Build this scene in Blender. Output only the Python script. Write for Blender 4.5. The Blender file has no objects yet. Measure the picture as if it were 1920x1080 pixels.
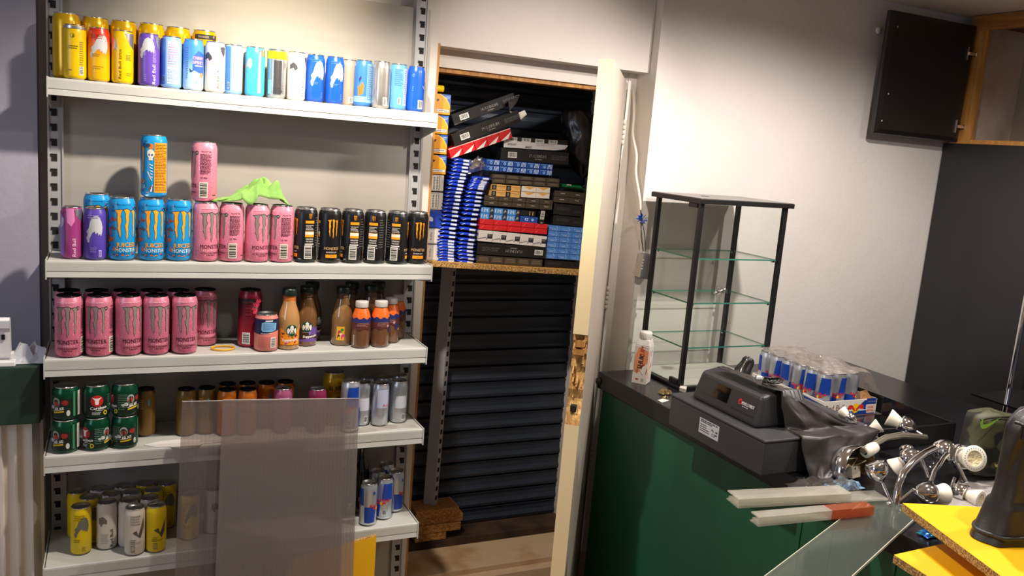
import bpy, bmesh, math, random
from mathutils import Vector, Matrix
random.seed(7)
SC = bpy.context.scene
COL = SC.collection
H = 1.74                      # eye height above the floor
PI = math.pi
# ---------------------------------------------------------------- camera
FPX = 1582.77
R = ((0.90536907, -0.41707089, 0.07974156), (0.00152227, -0.18460347, -0.98281191), (0.4246228, 0.88992889, -0.16649938))
RM = Matrix(((R[0][0], -R[1][0], -R[2][0]), (R[0][1], -R[1][1], -R[2][1]), (R[0][2], -R[1][2], -R[2][2])))
cd = bpy.data.cameras.new('camera')
cam = bpy.data.objects.new('camera', cd)
COL.objects.link(cam)
cam.matrix_world = Matrix.Translation((0, 0, H)) @ RM.to_4x4()
cd.sensor_width = 36
cd.lens = FPX / 1920 * 36
cd.clip_start = 0.02
SC.camera = cam
# ---------------------------------------------------------------- light
W = bpy.data.worlds.new('world')
SC.world = W
W.use_nodes = True
W.node_tree.nodes['Background'].inputs[0].default_value = (0.62, 0.72, 1.0, 1)
W.node_tree.nodes['Background'].inputs[1].default_value = 0.08
SC.view_settings.view_transform = 'Standard'
SC.view_settings.look = 'None'
SC.view_settings.gamma = 1
SC.view_settings.exposure = 0.42
SC.view_settings.use_curve_mapping = False
if hasattr(SC, 'cycles'):
    SC.cycles.transparent_max_bounces = 40
CEIL = H + 0.69


def spot(x, y, e, col=(1, .86, .70), size=172, blend=.25, r=.028, tgt=None):
    l = bpy.data.lights.new('downlight_beam', 'SPOT')
    l.energy = e
    l.color = col
    l.spot_size = math.radians(size)
    l.spot_blend = blend
    l.shadow_soft_size = r
    o = bpy.data.objects.new('downlight_beam', l)
    COL.objects.link(o)
    o.location = (x, y, CEIL - .035)
    if tgt:
        d = Vector(tgt) - Vector(o.location)
        o.rotation_euler = d.to_track_quat('-Z', 'Y').to_euler()
    return o


LAMPS = [(0.50, 1.90, 74, (1, .88, .75), 140), (1.95, 1.58, 74, (1, .91, .87), 168), (1.50, 0.62, 38, (1, .9, .8), 104), (-0.45, -0.4, 5, (1, .92, .84), 150), (2.50, 0.95, 40, (1, .92, .84), 166)]
for x_, y_, e_, c_, w_ in LAMPS:
    spot(x_, y_, e_, c_, w_, .5)
spot(0.42, 1.92, 25, (1, .84, .60), 62, 1, .03, (.38, 2.6, H + .36))   # a tilted lamp beaming on the top of the bay
spot(1.40, 1.10, 60, (1, .90, .80), 48, .8, .03, (1.30, 2.75, H - .05))   # another turned to the doorway

wl_ = bpy.data.lights.new('window_daylight', 'AREA')     # daylight from the shop window on the left
wl_.shape = 'RECTANGLE'
wl_.size, wl_.size_y = 1.0, 1.3
wl_.energy = 13
wl_.color = (.72, .82, 1)
wo_ = bpy.data.objects.new('window_daylight', wl_)
COL.objects.link(wo_)
wo_.location = (-2.3, .6, H + .1)
wo_.rotation_euler = (Vector((-.3, 2.6, H - .4)) - Vector(wo_.location)).to_track_quat('-Z', 'Y').to_euler()

# ---------------------------------------------------------------- helpers


def lin(h):
    h = h.lstrip('#')
    c = [int(h[i:i + 2], 16) / 255 for i in (0, 2, 4)]
    return tuple(x / 12.92 if x <= .04045 else ((x + .055) / 1.055) ** 2.4 for x in c) + (1,)


MATS = {}


def mat(name, hexc, rough=.5, metal=0, coat=0, hex2=None, nscale=8, ndetail=4, contrast=(.35, .65), bump=0, bscale=40, stretch=None, spec=None, wave=None):
    """Principled material; hex2 adds a noise-driven second colour, bump adds fine relief."""
    if name in MATS:
        return MATS[name]
    m = bpy.data.materials.new(name)
    m.use_nodes = True
    nt = m.node_tree
    b = nt.nodes['Principled BSDF']
    b.inputs['Base Color'].default_value = lin(hexc)
    b.inputs['Roughness'].default_value = rough
    b.inputs['Metallic'].default_value = metal
    b.inputs['Coat Weight'].default_value = coat
    b.inputs['Coat Roughness'].default_value = .08
    if spec is not None:
        b.inputs['Specular IOR Level'].default_value = spec
    if hex2 or bump:
        tc = nt.nodes.new('ShaderNodeTexCoord')
        mp = nt.nodes.new('ShaderNodeMapping')
        nt.links.new(tc.outputs['Object'], mp.inputs[0])
        if stretch:
            mp.inputs['Scale'].default_value = stretch
    if hex2:
        if wave:
            n = nt.nodes.new('ShaderNodeTexWave')
            n.inputs['Scale'].default_value = nscale
            n.inputs['Distortion'].default_value = wave
            n.inputs['Detail'].default_value = ndetail
        else:
            n = nt.nodes.new('ShaderNodeTexNoise')
            n.inputs['Scale'].default_value = nscale
            n.inputs['Detail'].default_value = ndetail
        nt.links.new(mp.outputs[0], n.inputs['Vector'])
        r = nt.nodes.new('ShaderNodeValToRGB')
        r.color_ramp.elements[0].position = contrast[0]
        r.color_ramp.elements[1].position = contrast[1]
        r.color_ramp.elements[0].color = lin(hexc)
        r.color_ramp.elements[1].color = lin(hex2)
        nt.links.new(n.outputs[0], r.inputs[0])
        nt.links.new(r.outputs[0], b.inputs['Base Color'])
    if bump:
        n2 = nt.nodes.new('ShaderNodeTexNoise')
        n2.inputs['Scale'].default_value = bscale
        n2.inputs['Detail'].default_value = 3
        nt.links.new(mp.outputs[0], n2.inputs['Vector'])
        bp = nt.nodes.new('ShaderNodeBump')
        bp.inputs['Strength'].default_value = bump
        bp.inputs['Distance'].default_value = .01
        nt.links.new(n2.outputs[0], bp.inputs['Height'])
        nt.links.new(bp.outputs[0], b.inputs['Normal'])
    MATS[name] = m
    return m


def clear(name, hexc='#ffffff', tr=.85, rough=.05, bump=0, bscale=30, diffuse=0, hexd='#ffffff'):
    """thin clear plastic or glass sheet: transparent mixed with a gloss coat (and a little diffuse haze)"""
    if name in MATS:
        return MATS[name]
    m = bpy.data.materials.new(name)
    m.use_nodes = True
    nt = m.node_tree
    nt.nodes.remove(nt.nodes['Principled BSDF'])
    out = nt.nodes['Material Output']
    t = nt.nodes.new('ShaderNodeBsdfTransparent')
    t.inputs[0].default_value = lin(hexc)
    g = nt.nodes.new('ShaderNodeBsdfGlossy')
    g.inputs['Roughness'].default_value = rough
    lw = nt.nodes.new('ShaderNodeLayerWeight')
    pw = nt.nodes.new('ShaderNodeMath')
    pw.operation = 'POWER'
    pw.inputs[1].default_value = 4.5
    nt.links.new(lw.outputs['Facing'], pw.inputs[0])
    if bump:
        n2 = nt.nodes.new('ShaderNodeTexNoise')
        n2.inputs['Scale'].default_value = bscale
        bp = nt.nodes.new('ShaderNodeBump')
        bp.inputs['Strength'].default_value = bump
        bp.inputs['Distance'].default_value = .02
        nt.links.new(n2.outputs[0], bp.inputs['Height'])
        nt.links.new(bp.outputs[0], g.inputs['Normal'])
        nt.links.new(bp.outputs[0], lw.inputs['Normal'])
    mx = nt.nodes.new('ShaderNodeMixShader')
    ad = nt.nodes.new('ShaderNodeMath')
    ad.operation = 'MULTIPLY_ADD'
    ad.inputs[1].default_value = .6
    ad.inputs[2].default_value = .008 + (1 - tr) * .35
    nt.links.new(pw.outputs[0], ad.inputs[0])
    nt.links.new(ad.outputs[0], mx.inputs[0])
    last = t
    if diffuse:
        d = nt.nodes.new('ShaderNodeBsdfDiffuse')
        d.inputs[0].default_value = lin(hexd)
        tl = nt.nodes.new('ShaderNodeBsdfTranslucent')
        tl.inputs[0].default_value = lin(hexd)
        md = nt.nodes.new('ShaderNodeMixShader')
        md.inputs[0].default_value = .5
        nt.links.new(d.outputs[0], md.inputs[1])
        nt.links.new(tl.outputs[0], md.inputs[2])
        m2 = nt.nodes.new('ShaderNodeMixShader')
        m2.inputs[0].default_value = diffuse
        nt.links.new(t.outputs[0], m2.inputs[1])
        nt.links.new(md.outputs[0], m2.inputs[2])
        last = m2
    nt.links.new(last.outputs[0], mx.inputs[1])
    nt.links.new(g.outputs[0], mx.inputs[2])
    nt.links.new(mx.outputs[0], out.inputs[0])
    MATS[name] = m
    return m


def ray(px, py):
    a, b = (px - 960) / FPX, (py - 540) / FPX
    return Vector([R[0][i] * a + R[1][i] * b + R[2][i] for i in range(3)])


def on_y(px, py, y):          # point seen at a pixel on the upright plane at depth y
    d = ray(px, py)
    d = d * (y / d.y)
    return Vector((d.x, d.y, d.z + H))


def on_z(px, py, z):          # point seen at a pixel on the level plane at height z
    d = ray(px, py)
    d = d * ((z - H) / d.z)
    return Vector((d.x, d.y, z))


def on_x(px, py, x):
    d = ray(px, py)
    d = d * (x / d.x)
    return Vector((d.x, d.y, d.z + H))


class MB:
    def __init__(s):
        s.v, s.f, s.m, s.sm = [], [], [], []

    def add(s, vs, fs, m=0, smooth=False, M=None):
        o = len(s.v)
        s.v += [tuple(M @ Vector(p)) if M else tuple(p) for p in vs]
        s.f += [tuple(i + o for i in f) for f in fs]
        s.m += [m] * len(fs)
        s.sm += [smooth] * len(fs)
        return s

    def box(s, x0, x1, y0, y1, z0, z1, m=0, M=None):
        vs = [(x, y, z) for z in (z0, z1) for y in (y0, y1) for x in (x0, x1)]
        fs = [(0, 2, 3, 1), (4, 5, 7, 6), (0, 1, 5, 4), (2, 6, 7, 3), (0, 4, 6, 2), (1, 3, 7, 5)]
        return s.add(vs, fs, m, False, M)

    def hexa(s, a, b, m=0):   # two quads (4 pts each) -> closed solid
        fs = [(3, 2, 1, 0), (4, 5, 6, 7)] + [(i, (i + 1) % 4, 4 + (i + 1) % 4, 4 + i) for i in range(4)]
        return s.add(list(a) + list(b), fs, m)

    def prism(s, pts, d, m=0, M=None, ms=None):
        """pts: outline (3-D), extruded by vector d"""
        n = len(pts)
        p = [Vector(q) for q in pts]
        d = Vector(d)
        vs = p + [q + d for q in p]
        s.add(vs, [tuple(range(n))[::-1], tuple(range(n, 2 * n))], m, False, M)
        return s.add(vs, [(i, (i + 1) % n, n + (i + 1) % n, n + i) for i in range(n)], m if ms is None else ms, False, M)

    def lathe(s, prof, n=28, m=0, M=None, smooth=True, mm=None):
        vs, fs, ms = [], [], []
        idx = []
        for r, z in prof:
            if r < 1e-6:
                idx.append([len(vs)] * n)
                vs.append((0, 0, z))
            else:
                idx.append(list(range(len(vs), len(vs) + n)))
                vs += [(r * math.sin(2 * PI * k / n), -r * math.cos(2 * PI * k / n), z) for k in range(n)]
        for i in range(len(prof) - 1):
            a, b = idx[i], idx[i + 1]
            for k in range(n):
                k2 = (k + 1) % n
                q = [a[k], a[k2], b[k2], b[k]]
                q = list(dict.fromkeys(q))
                if len(q) > 2:
                    fs.append(tuple(q))
                    ms.append(mm[i] if mm else m)
        o = len(s.f)
        s.add(vs, fs, m, smooth, M)
        s.m[o:] = ms
        return s

    def tube(s, path, r, n=8, m=0, smooth=True, M=None):
        P = [Vector(p) for p in path]
        rs = r if isinstance(r, (list, tuple)) else [r] * len(P)
        vs, fs = [], []
        up = None
        for i, p in enumerate(P):
            t = (P[min(i + 1, len(P) - 1)] - P[max(i - 1, 0)]).normalized()
            if up is None:
                up = Vector((0, 0, 1)) if abs(t.z) < .9 else Vector((1, 0, 0))
            a = (up - t * up.dot(t)).normalized()
            up = a
            b = t.cross(a)
            for k in range(n):
                w = 2 * PI * k / n
                vs.append(p + (a * math.cos(w) + b * math.sin(w)) * rs[i])
        for i in range(len(P) - 1):
            for k in range(n):
                k2 = (k + 1) % n
                fs.append((i * n + k, i * n + k2, (i + 1) * n + k2, (i + 1) * n + k))
        s.add(vs, fs, m, smooth, M)
        e = (len(P) - 1) * n
        return s.add(vs, [tuple(range(n))[::-1], tuple(range(e, e + n))], m, False, M)

    def grid(s, fn, nu, nv, m=0, smooth=True, closed=False):
        vs = [fn(i / nu, j / nv) for j in range(nv + 1) for i in range(nu + 1)]
        w = nu + 1
        fs = [(j * w + i, j * w + i + 1, (j + 1) * w + i + 1, (j + 1) * w + i) for j in range(nv) for i in range(nu)]
        return s.add(vs, fs, m, smooth)

    def mesh(s, name, mats):
        me = bpy.data.meshes.new(name)
        me.from_pydata([tuple(v) for v in s.v], [], s.f)
        for q in (mats if isinstance(mats, (list, tuple)) else [mats]):
            me.materials.append(q)
        me.polygons.foreach_set('material_index', s.m)
        me.polygons.foreach_set('use_smooth', s.sm)
        me.update()
        return me

    def obj(s, name, mats, parent=None, loc=(0, 0, 0), rot=(0, 0, 0), bevel=0, seg=2, solid=0, sub=0):
        return link(name, s.mesh(name, mats), parent, loc, rot, bevel, seg, solid, sub)


def link(name, me, parent=None, loc=(0, 0, 0), rot=(0, 0, 0), bevel=0, seg=2, solid=0, sub=0):
    o = bpy.data.objects.new(name, me)
    COL.objects.link(o)
    o.location = loc
    o.rotation_euler = rot
    if parent:
        o.parent = parent
    if solid:
        q = o.modifiers.new('thickness', 'SOLIDIFY')
        q.thickness = solid
    if sub:
        q = o.modifiers.new('smooth', 'SUBSURF')
        q.levels = q.render_levels = sub
    if bevel:
        q = o.modifiers.new('edge', 'BEVEL')
        q.width = bevel
        q.segments = seg
        q.limit_method = 'ANGLE'
        q.angle_limit = .7
    return o


def tag(o, label=None, cat=None, group=None, kind=None):
    if label:
        o['label'] = label
    if cat:
        o['category'] = cat
    if group:
        o['group'] = group
    if kind:
        o['kind'] = kind
    return o


def thing(name, label, cat, loc=(0, 0, 0), rot=(0, 0, 0), group=None):
    o = bpy.data.objects.new(name, None)
    o.empty_display_size = .05
    COL.objects.link(o)
    o.location = loc
    o.rotation_euler = rot
    return tag(o, label, cat, group)


def copy_tree(o, parent=None):
    c = o.copy()
    COL.objects.link(c)
    if parent:
        c.parent = parent
    for ch in o.children:
        copy_tree(ch, c)
    return c


def noise(x, y=0., z=0.):
    from mathutils import noise as N
    return N.noise(Vector((x, y, z)))


# ---------------------------------------------------------------- flat print
_TXT = {}


def text_mesh(st, bold=0, shear=0):
    k = (st, bold, shear)
    if k not in _TXT:
        c = bpy.data.curves.new('lettering', 'FONT')
        c.body = st
        c.size = 1
        c.offset = bold
        c.shear = shear
        c.resolution_u = 2
        c.align_x = 'CENTER'
        o = bpy.data.objects.new('lettering', c)
        me = bpy.data.meshes.new_from_object(o)
        vs = [(v.co.x, v.co.y) for v in me.vertices]
        fs = [tuple(p.vertices) for p in me.polygons]
        bpy.data.objects.remove(o)
        bpy.data.curves.remove(c)
        bpy.data.meshes.remove(me)
        xs = [v[0] for v in vs] or [0]
        ys = [v[1] for v in vs] or [0]
        _TXT[k] = (vs, fs, min(xs), max(xs), min(ys), max(ys))
    return _TXT[k]


CLAWS = [[(560, 245), (640, 235), (690, 230), (665, 285), (660, 340), (675, 400), (660, 440), (655, 500), (662, 600), (655, 665), (640, 620), (625, 560), (610, 520), (620, 480), (610, 420), (605, 360), (610, 300), (600, 275)],
         [(692, 235), (745, 218), (800, 250), (780, 290), (775, 330), (780, 390), (770, 440), (760, 500), (765, 560), (760, 640), (740, 700), (730, 640), (735, 580), (720, 520), (715, 470), (735, 420), (722, 350), (725, 300), (715, 265)],
         [(805, 252), (855, 235), (890, 262), (880, 300), (874, 360), (877, 420), (868, 470), (872, 540), (864, 600), (852, 655), (840, 600), (848, 520), (836, 450), (842, 380), (836, 300), (825, 275)]]
CLAWS = [[((x - 720) / 485, (700 - y) / 485) for x, y in reversed(c)] for c in CLAWS]
BULL = [(-0.68, -1.0), (-0.6, -0.72), (-0.42, -0.52), (-0.21, -0.3), (0.05, -0.2), (0.12, -0.41), (0.34, -0.28), (0.47, -0.52), (0.62, -0.37), (0.73, -0.57), (0.91, -0.3), (0.99, 0.09), (0.88, 0.48), (0.68, 0.8), (0.25, 0.96), (-0.16, 0.8), (-0.44, 0.44), (-0.62, 0.05), (-0.96, -0.2), (-0.83, -0.42), (-1.04, -0.69), (-0.88, -1.0)]


class Print:
    """flat printed graphics: polygons and letters in (u, v) metres, laid on a cylinder of radius r or on a flat face"""

    def __init__(s, r=None):
        s.r = r
        s.mats = []
        s.items = []
        s.n = 0

    def _m(s, hexc, kw):
        m = mat('print_' + hexc.strip('#') + ('_foil' if kw.get('foil') else ''), hexc, .3 if kw.get('foil') else .38, .85 if kw.get('foil') else 0, 0)
        if m not in s.mats:
            s.mats.append(m)
        return s.mats.index(m)

    def poly(s, col, pts, **kw):
        s.n += 'layer' not in kw
        s.items.append((s._m(col, kw), [tuple(p) for p in pts], [tuple(range(len(pts)))], kw.get('layer', s.n)))
        return s

    def rect(s, col, u0, u1, v0, v1, **kw):
        return s.poly(col, [(u0, v0), (u1, v0), (u1, v1), (u0, v1)], **kw)

    def ell(s, col, u, v, a, b, n=20, **kw):
        return s.poly(col, [(u + a * math.cos(2 * PI * k / n), v + b * math.sin(2 * PI * k / n)) for k in range(n)], **kw)

    def shape(s, col, P, u, v, sx, sy, rot=0, **kw):
        c, d = math.cos(rot), math.sin(rot)
        return s.poly(col, [(u + c * x * sx - d * y * sy, v + d * x * sx + c * y * sy) for x, y in P], **kw)

    def text(s, col, st, u, v, h=None, w=None, rot=0, bold=0, shear=0, **kw):
        """centred at (u, v); cap height h; width forced to w when given"""
        if bold:                       # heavier strokes: two impressions set slightly apart
            d = min(bold, .06) * h * .9
            q = kw.pop('layer', None)
            if q is None:
                s.n += 1
                q = s.n
            for k in (-1, 1):
                s.text(col, st, u + k * d * math.cos(rot), v + k * d * math.sin(rot), h, w, rot, 0, shear, layer=q, **kw)
            return s
        vs, fs, x0, x1, y0, y1 = text_mesh(st, 0, shear)
        if not vs:
            return s
        sy = h / .69
        sx = w / (x1 - x0) if w else sy
        cx = (x0 + x1) / 2
        c, d = math.cos(rot), math.sin(rot)
        out = []
        for x, y in vs:
            a, b = (x - cx) * sx, (y - .345) * sy
            out.append((u + c * a - d * b, v + d * a + c * b))
        s.n += 'layer' not in kw
        s.items.append((s._m(col, kw), out, fs, kw.get('layer', s.n)))
        return s

    def lines(s, col, u0, u1, v0, v1, n, fill=.45, seed=1):
        rn = random.Random(seed)
        p = (v1 - v0) / n
        for k in range(n):
            e = u1 - (u1 - u0) * rn.choice((0, 0, .05, .1, .3))
            a = u0
            while a < e - 1e-5:
                b = min(e, a + (u1 - u0) * rn.uniform(.12, .3))
                s.rect(col, a, b - (u1 - u0) * .03, v1 - (k + 1) * p + p * (1 - fill) / 2, v1 - k * p - p * (1 - fill) / 2, layer=50)
                a = b
        return s

    def barcode(s, u, v, w, h, n=9, vert=True, bg='#e8e8e4', fg='#222222'):
        s.rect(bg, u - w / 2, u + w / 2, v - h / 2, v + h / 2, layer=54)
        rn = random.Random(3)
        L = h if not vert else w
        a = -L / 2 + L * .06
        while a < L / 2 - L * .1:
            b = a + L * rn.choice((.03, .05, .08))
            if vert:
                s.rect(fg, u + a, u + b, v - h * .36, v + h * .42, layer=64)
            else:
                s.rect(fg, u - w * .4, u + w * .4, v + a, v + b, layer=64)
            a = b + L * rn.choice((.03, .05))
        return s

    def claws(s, col, u, v, h, edge=None, metal=False, sx=1.0):
        for c in CLAWS:
            if edge:
                cx = sum(x for x, y in c) / len(c)
                s.poly(edge, [(u + ((x - cx) * 1.06 + cx) * h * sx, v + (y - .5) * h * 1.04 + .5 * h) for x, y in c], layer=24)
            cx = sum(x for x, y in c) / len(c)
            s.poly(col, [(u + ((x - cx) * .84 + cx) * h * sx, v + y * h) for x, y in c], layer=44, foil=metal)
        return s

    def mesh(s, name):
        mb = MB()
        for mi, pts, fs, lay in s.items:
            off = .00012 + .000035 * min(lay, 70) / 4
            if s.r is None:
                mb.add([(u, -off, v) for u, v in pts], fs, mi)
                continue
            bm = bmesh.new()
            vv = [bm.verts.new((u, v, 0)) for u, v in pts]
            for f in fs:
                try:
                    bm.faces.new([vv[i] for i in f])
                except ValueError:
                    pass
            us = [p[0] for p in pts]
            st = .0055 * s.r / .03
            k = math.ceil(min(us) / st)
            while k * st < max(us):
                bmesh.ops.bisect_plane(bm, geom=bm.verts[:] + bm.edges[:] + bm.faces[:], plane_co=(k * st, 0, 0), plane_no=(1, 0, 0))
                k += 1
            bm.verts.index_update()
            r = s.r + off + .00022
            vs = [(r * math.sin(q.co.x / s.r), -r * math.cos(q.co.x / s.r), q.co.y) for q in bm.verts]
            ff = [tuple(q.index for q in f.verts) for f in bm.faces]
            # keep the print facing outwards
            out = []
            for f in bm.faces:
                ids = [q.index for q in f.verts]
                out.append(tuple(ids) if f.normal.z >= 0 else tuple(reversed(ids)))
            mb.add(vs, out, mi, True)
            bm.free()
        return mb.mesh(name, s.mats)

    def obj(s, name, parent, loc=(0, 0, 0), rot=(0, 0, 0)):
        return link(name, s.mesh(name), parent, loc, rot)


# ---------------------------------------------------------------- shared materials
M_WALL = mat('white_wall_paint', '#d8d2cb', .6, hex2='#d2ccc4', nscale=2.2, bump=.12, bscale=60)
M_GREYWALL = mat('lavender_grey_paint', '#a6a5b3', .6, hex2='#9f9eac', nscale=3, bump=.1, bscale=50)
M_CEIL = mat('ceiling_paint', '#cfc8c0', .7, bump=.06, bscale=30)
M_SHELF = mat('grey_white_shelf_coating', '#bcbdb8', .35, hex2='#b4b5b0', nscale=5, bump=.03, bscale=120)
M_PANEL = mat('grey_back_panel', '#a8a49b', .45, hex2='#a29e95', nscale=3, stretch=(1, 1, 8))
M_POST = mat('grey_post_coating', '#a4a5a6', .4)
M_DARK = mat('dark_slot', '#0b0b0c', .8)
M_ALU = mat('aluminium', '#c9cacc', .28, 1)
M_CHROME = mat('chrome', '#ededee', .09, 1)
M_BLACK = mat('black_plastic', '#161616', .4)
M_CHIP = mat('chipboard', '#c89a52', .8, hex2='#8a5a2a', nscale=160, ndetail=2, contrast=(.42, .6), bump=.5, bscale=200)
M_CHIPEDGE = mat('chipboard_edge', '#d0a968', .9, hex2='#7d5428', nscale=260, ndetail=3, contrast=(.4, .62), bump=.6, bscale=300)
M_WOOD = mat('raw_wood', '#c08a48', .7, hex2='#9a6a32', nscale=14, stretch=(6, 6, .6), bump=.1)
# ---------------------------------------------------------------- the room
YB, YF, YR, YW, XS, XR = 2.66, 2.66, 2.744, 2.616, 1.748, 3.27   # back plane, fascia, door frame, white wall, side reveal, right run


def struct(name, mb, mats, parent=None, **k):
    return tag(mb.obj(name, mats, parent, **k), kind='structure')


def struct_box(name, b, m, **k):
    return struct(name, MB().box(*b), m, **k)


M_FLOOR = mat('painted_concrete_floor', '#b59a78', .75, hex2='#8e7450', nscale=6, ndetail=6, bump=.2, bscale=30)
M_SILL = mat('dusty_painted_step', '#c4ab8a', .75, hex2='#a27a46', nscale=5.5, ndetail=7, contrast=(.5, .72), bump=.15, bscale=25)
struct_box('floor', (-2.6, 4.2, -3.2, 3.3, -.1, 0), M_FLOOR)
struct_box('ceiling', (-2.6, 4.2, -3.2, 3.3, CEIL, CEIL + .1), M_CEIL)
struct_box('wall_back', (-.19, .862, YB, YB + .12, 0, CEIL), M_WALL)
struct_box('wall_left', (-2.6, -.19, 2.6, 2.78, 0, CEIL), M_GREYWALL)
struct_box('wall_side', (-2.7, -2.6, -3.2, 2.6, 0, CEIL), M_GREYWALL)
struct_box('wall_right', (XS + .002, 4.2, YW, 3.3, 0, CEIL), M_WALL)
struct_box('wall_far_right', (3.68, 3.8, -3.2, YW, 0, CEIL), M_WALL)
# recess: fascia box above the doorway, frame behind it
struct_box('wall_fascia', (.926, XS, YF, 3.3, H + .296, CEIL), M_WALL)
f = tag(MB().box(.926, XS, YR, YR + .09, H + .237, H + .296).obj('trim_head', M_WALL), kind='structure')
tag(MB().box(.93, XS - .09, YR + .012, YR + .08, H + .222, H + .237).obj('trim_head_underside', M_WOOD), kind='structure')
j = struct('trim_left_jamb', MB().box(.862, .926, YB - .03, YR + .09, 0, CEIL), M_WALL)
MB().box(.926, .934, YB - .03, YR + .09, 0, H + .3).obj('bare_wood_edge', M_WOOD, j)
struct_box('trim_right_jamb', (1.715, XS + .002, YR - .004, YR + .09, 0, H + .296), M_WALL)
# step in the doorway
struct_box('trim_step', (.934, XS, YR - .005, 3.16, 0, H - 1.605), M_SILL)
st = struct_box('trim_step_nosing', (.934, XS, YR - .045, YR - .005, 0, H - 1.625), M_SILL)
struct_box('trim_step_back', (.934, XS, 2.932, 3.048, H - 1.605, H - 1.576), mat('dirty_wood_batten', '#4a3423', .9, hex2='#2c1d12', nscale=12))

# roller shutter: each slat a piece
M_SHUT = mat('navy_shutter_paint', '#2a3443', .42, hex2='#232b38', nscale=5, stretch=(1, 1, 6), bump=.04, bscale=20)
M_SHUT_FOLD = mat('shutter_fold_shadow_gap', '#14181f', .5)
sh = thing('roller_shutter', 'closed dark navy roller shutter behind the doorway', 'shutter', (1.35, 3.06, 0))
pts = [(0, .004), (-.006, .010), (-.008, .020), (-.004, .028), (-.0005, .036), (.0, .052), (-.003, .062), (-.006, .0665), (.004, .0675), (.008, .06), (.008, .006)]
sl = MB()
n = len(pts)
sl.v = [(x, p[0], p[1]) for x in (-.46, .46) for p in pts]
sl.f = [(i, (i + 1) % n, n + (i + 1) % n, n + i) for i in range(n)]
sl.f = [tuple(reversed(q)) for q in sl.f]
sl.m = [0] * n
sl.sm = [False] * n
me = sl.mesh('slat', M_SHUT)
for k in range(28):
    link('slat', me, sh, (0, 0, H - 1.583 + .0685 * k))
MB().box(-.46, .46, .012, .02, H - 1.60, H + .30).obj('backing', M_SHUT_FOLD, sh)

# ---------------------------------------------------------------- the shelving bay
ZS = [None, 1.815, 1.358, 1.104, .850, .545]
DS = [None, 2.46, 2.41, 2.39, 2.37, 2.355]
XL = [None, -.157, -.1615, -.167, -.168, -.172]
XRR = [None, .878, .875, .868, .867, .864]
PY = 2.60
su = thing('shelving_unit', 'grey metal shop shelving bay with five shelves of drinks', 'shelving', (.35, 2.6, 0))


def loc(o):
    return Vector(o) - Vector((.35, 2.6, 0))


bp = MB().box(-.50, .535, 0, .02, .1, H + .392).obj('back_panel', M_PANEL, su)
# joints between the stacked back panels show as thin grooves
for z in (.62, 1.02, 1.42, 1.80):
    MB().box(-.50, .535, -.0012, 0, z, z + .004).obj('panel_joint', mat('panel_joint', '#6d6a64', .6), bp)
slot = MB().box(-.0065, .0065, -.0015, .004, 0, .019).box(-.0095, -.004, -.0016, .004, .012, .019).mesh('slot', M_DARK)


def upright(x0, x1, zt, name='upright'):
    """slotted post from the floor to zt; x0 at the floor, x1 at the top"""
    w = .017
    mb = MB()
    a = [(x0 - w, -.012, 0), (x0 + w, -.012, 0), (x0 + w, .03, 0), (x0 - w, .03, 0)]
    b = [(x1 - w, -.012, zt), (x1 + w, -.012, zt), (x1 + w, .03, zt), (x1 - w, .03, zt)]
    mb.hexa(a, b)
    # rolled lips at both edges
    for s in (-1, 1):
        mb.hexa([(x0 + s * w - .002, -.016, 0), (x0 + s * w + .002, -.016, 0), (x0 + s * w + .002, -.012, 0), (x0 + s * w - .002, -.012, 0)],
                [(x1 + s * w - .002, -.016, zt), (x1 + s * w + .002, -.016, zt), (x1 + s * w + .002, -.012, zt), (x1 + s * w - .002, -.012, zt)])
    o = mb.obj(name, M_POST, su)
    k = 0
    z = .06
    while z < zt - .03:
        link('slot', slot, o, (x0 + (x1 - x0) * z / zt - .003 * (1 if x0 < 0 else -1), -.0125, z))
        z += .0395
    return o


upright(-.497, -.497, H + .45)
upright(.532, .500, H + .62)


def shelf(i):
    x0, x1, d, z = XL[i] - .35, XRR[i] - .35, DS[i] - 2.6, ZS[i]
    o = MB().box(x0 + .004, x1 - .004, d + .004, .0 - .013, z - .003, z).box(x0 + .004, x1 - .004, d + .06, -.014, z - .03, z - .022).obj('shelf', M_SHELF, su)
    h = .043 if i < 3 else .046
    mb = MB()
    # folded front with a price channel
    prof = [(d + .004, z), (d + .001, z - .002), (d, z - .006), (d, z - h * .62), (d + .002, z - h * .66), (d + .001, z - h * .7), (d - .001, z - h), (d + .004, z - h), (d + .008, z - h + .003), (d + .008, z - .004)]
    mb.prism([(x0, y, q) for y, q in prof], (x1 - x0, 0, 0))
    mb.obj('front_lip', M_SHELF, o)
    for s, x in ((-1, x0), (1, x1)):
        # tapering side bracket hooked into the post
        mb = MB().prism([(x - .0015, d - .002, z - h - .006), (x - .0015, d - .002, z + .002), (x - .0015, -.016, z + .002), (x - .0015, -.016, z - .075)], (.003, 0, 0))
        mb.obj('bracket', M_SHELF, o)
    return o


sh_o = [None] + [shelf(i) for i in range(1, 6)]
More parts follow.
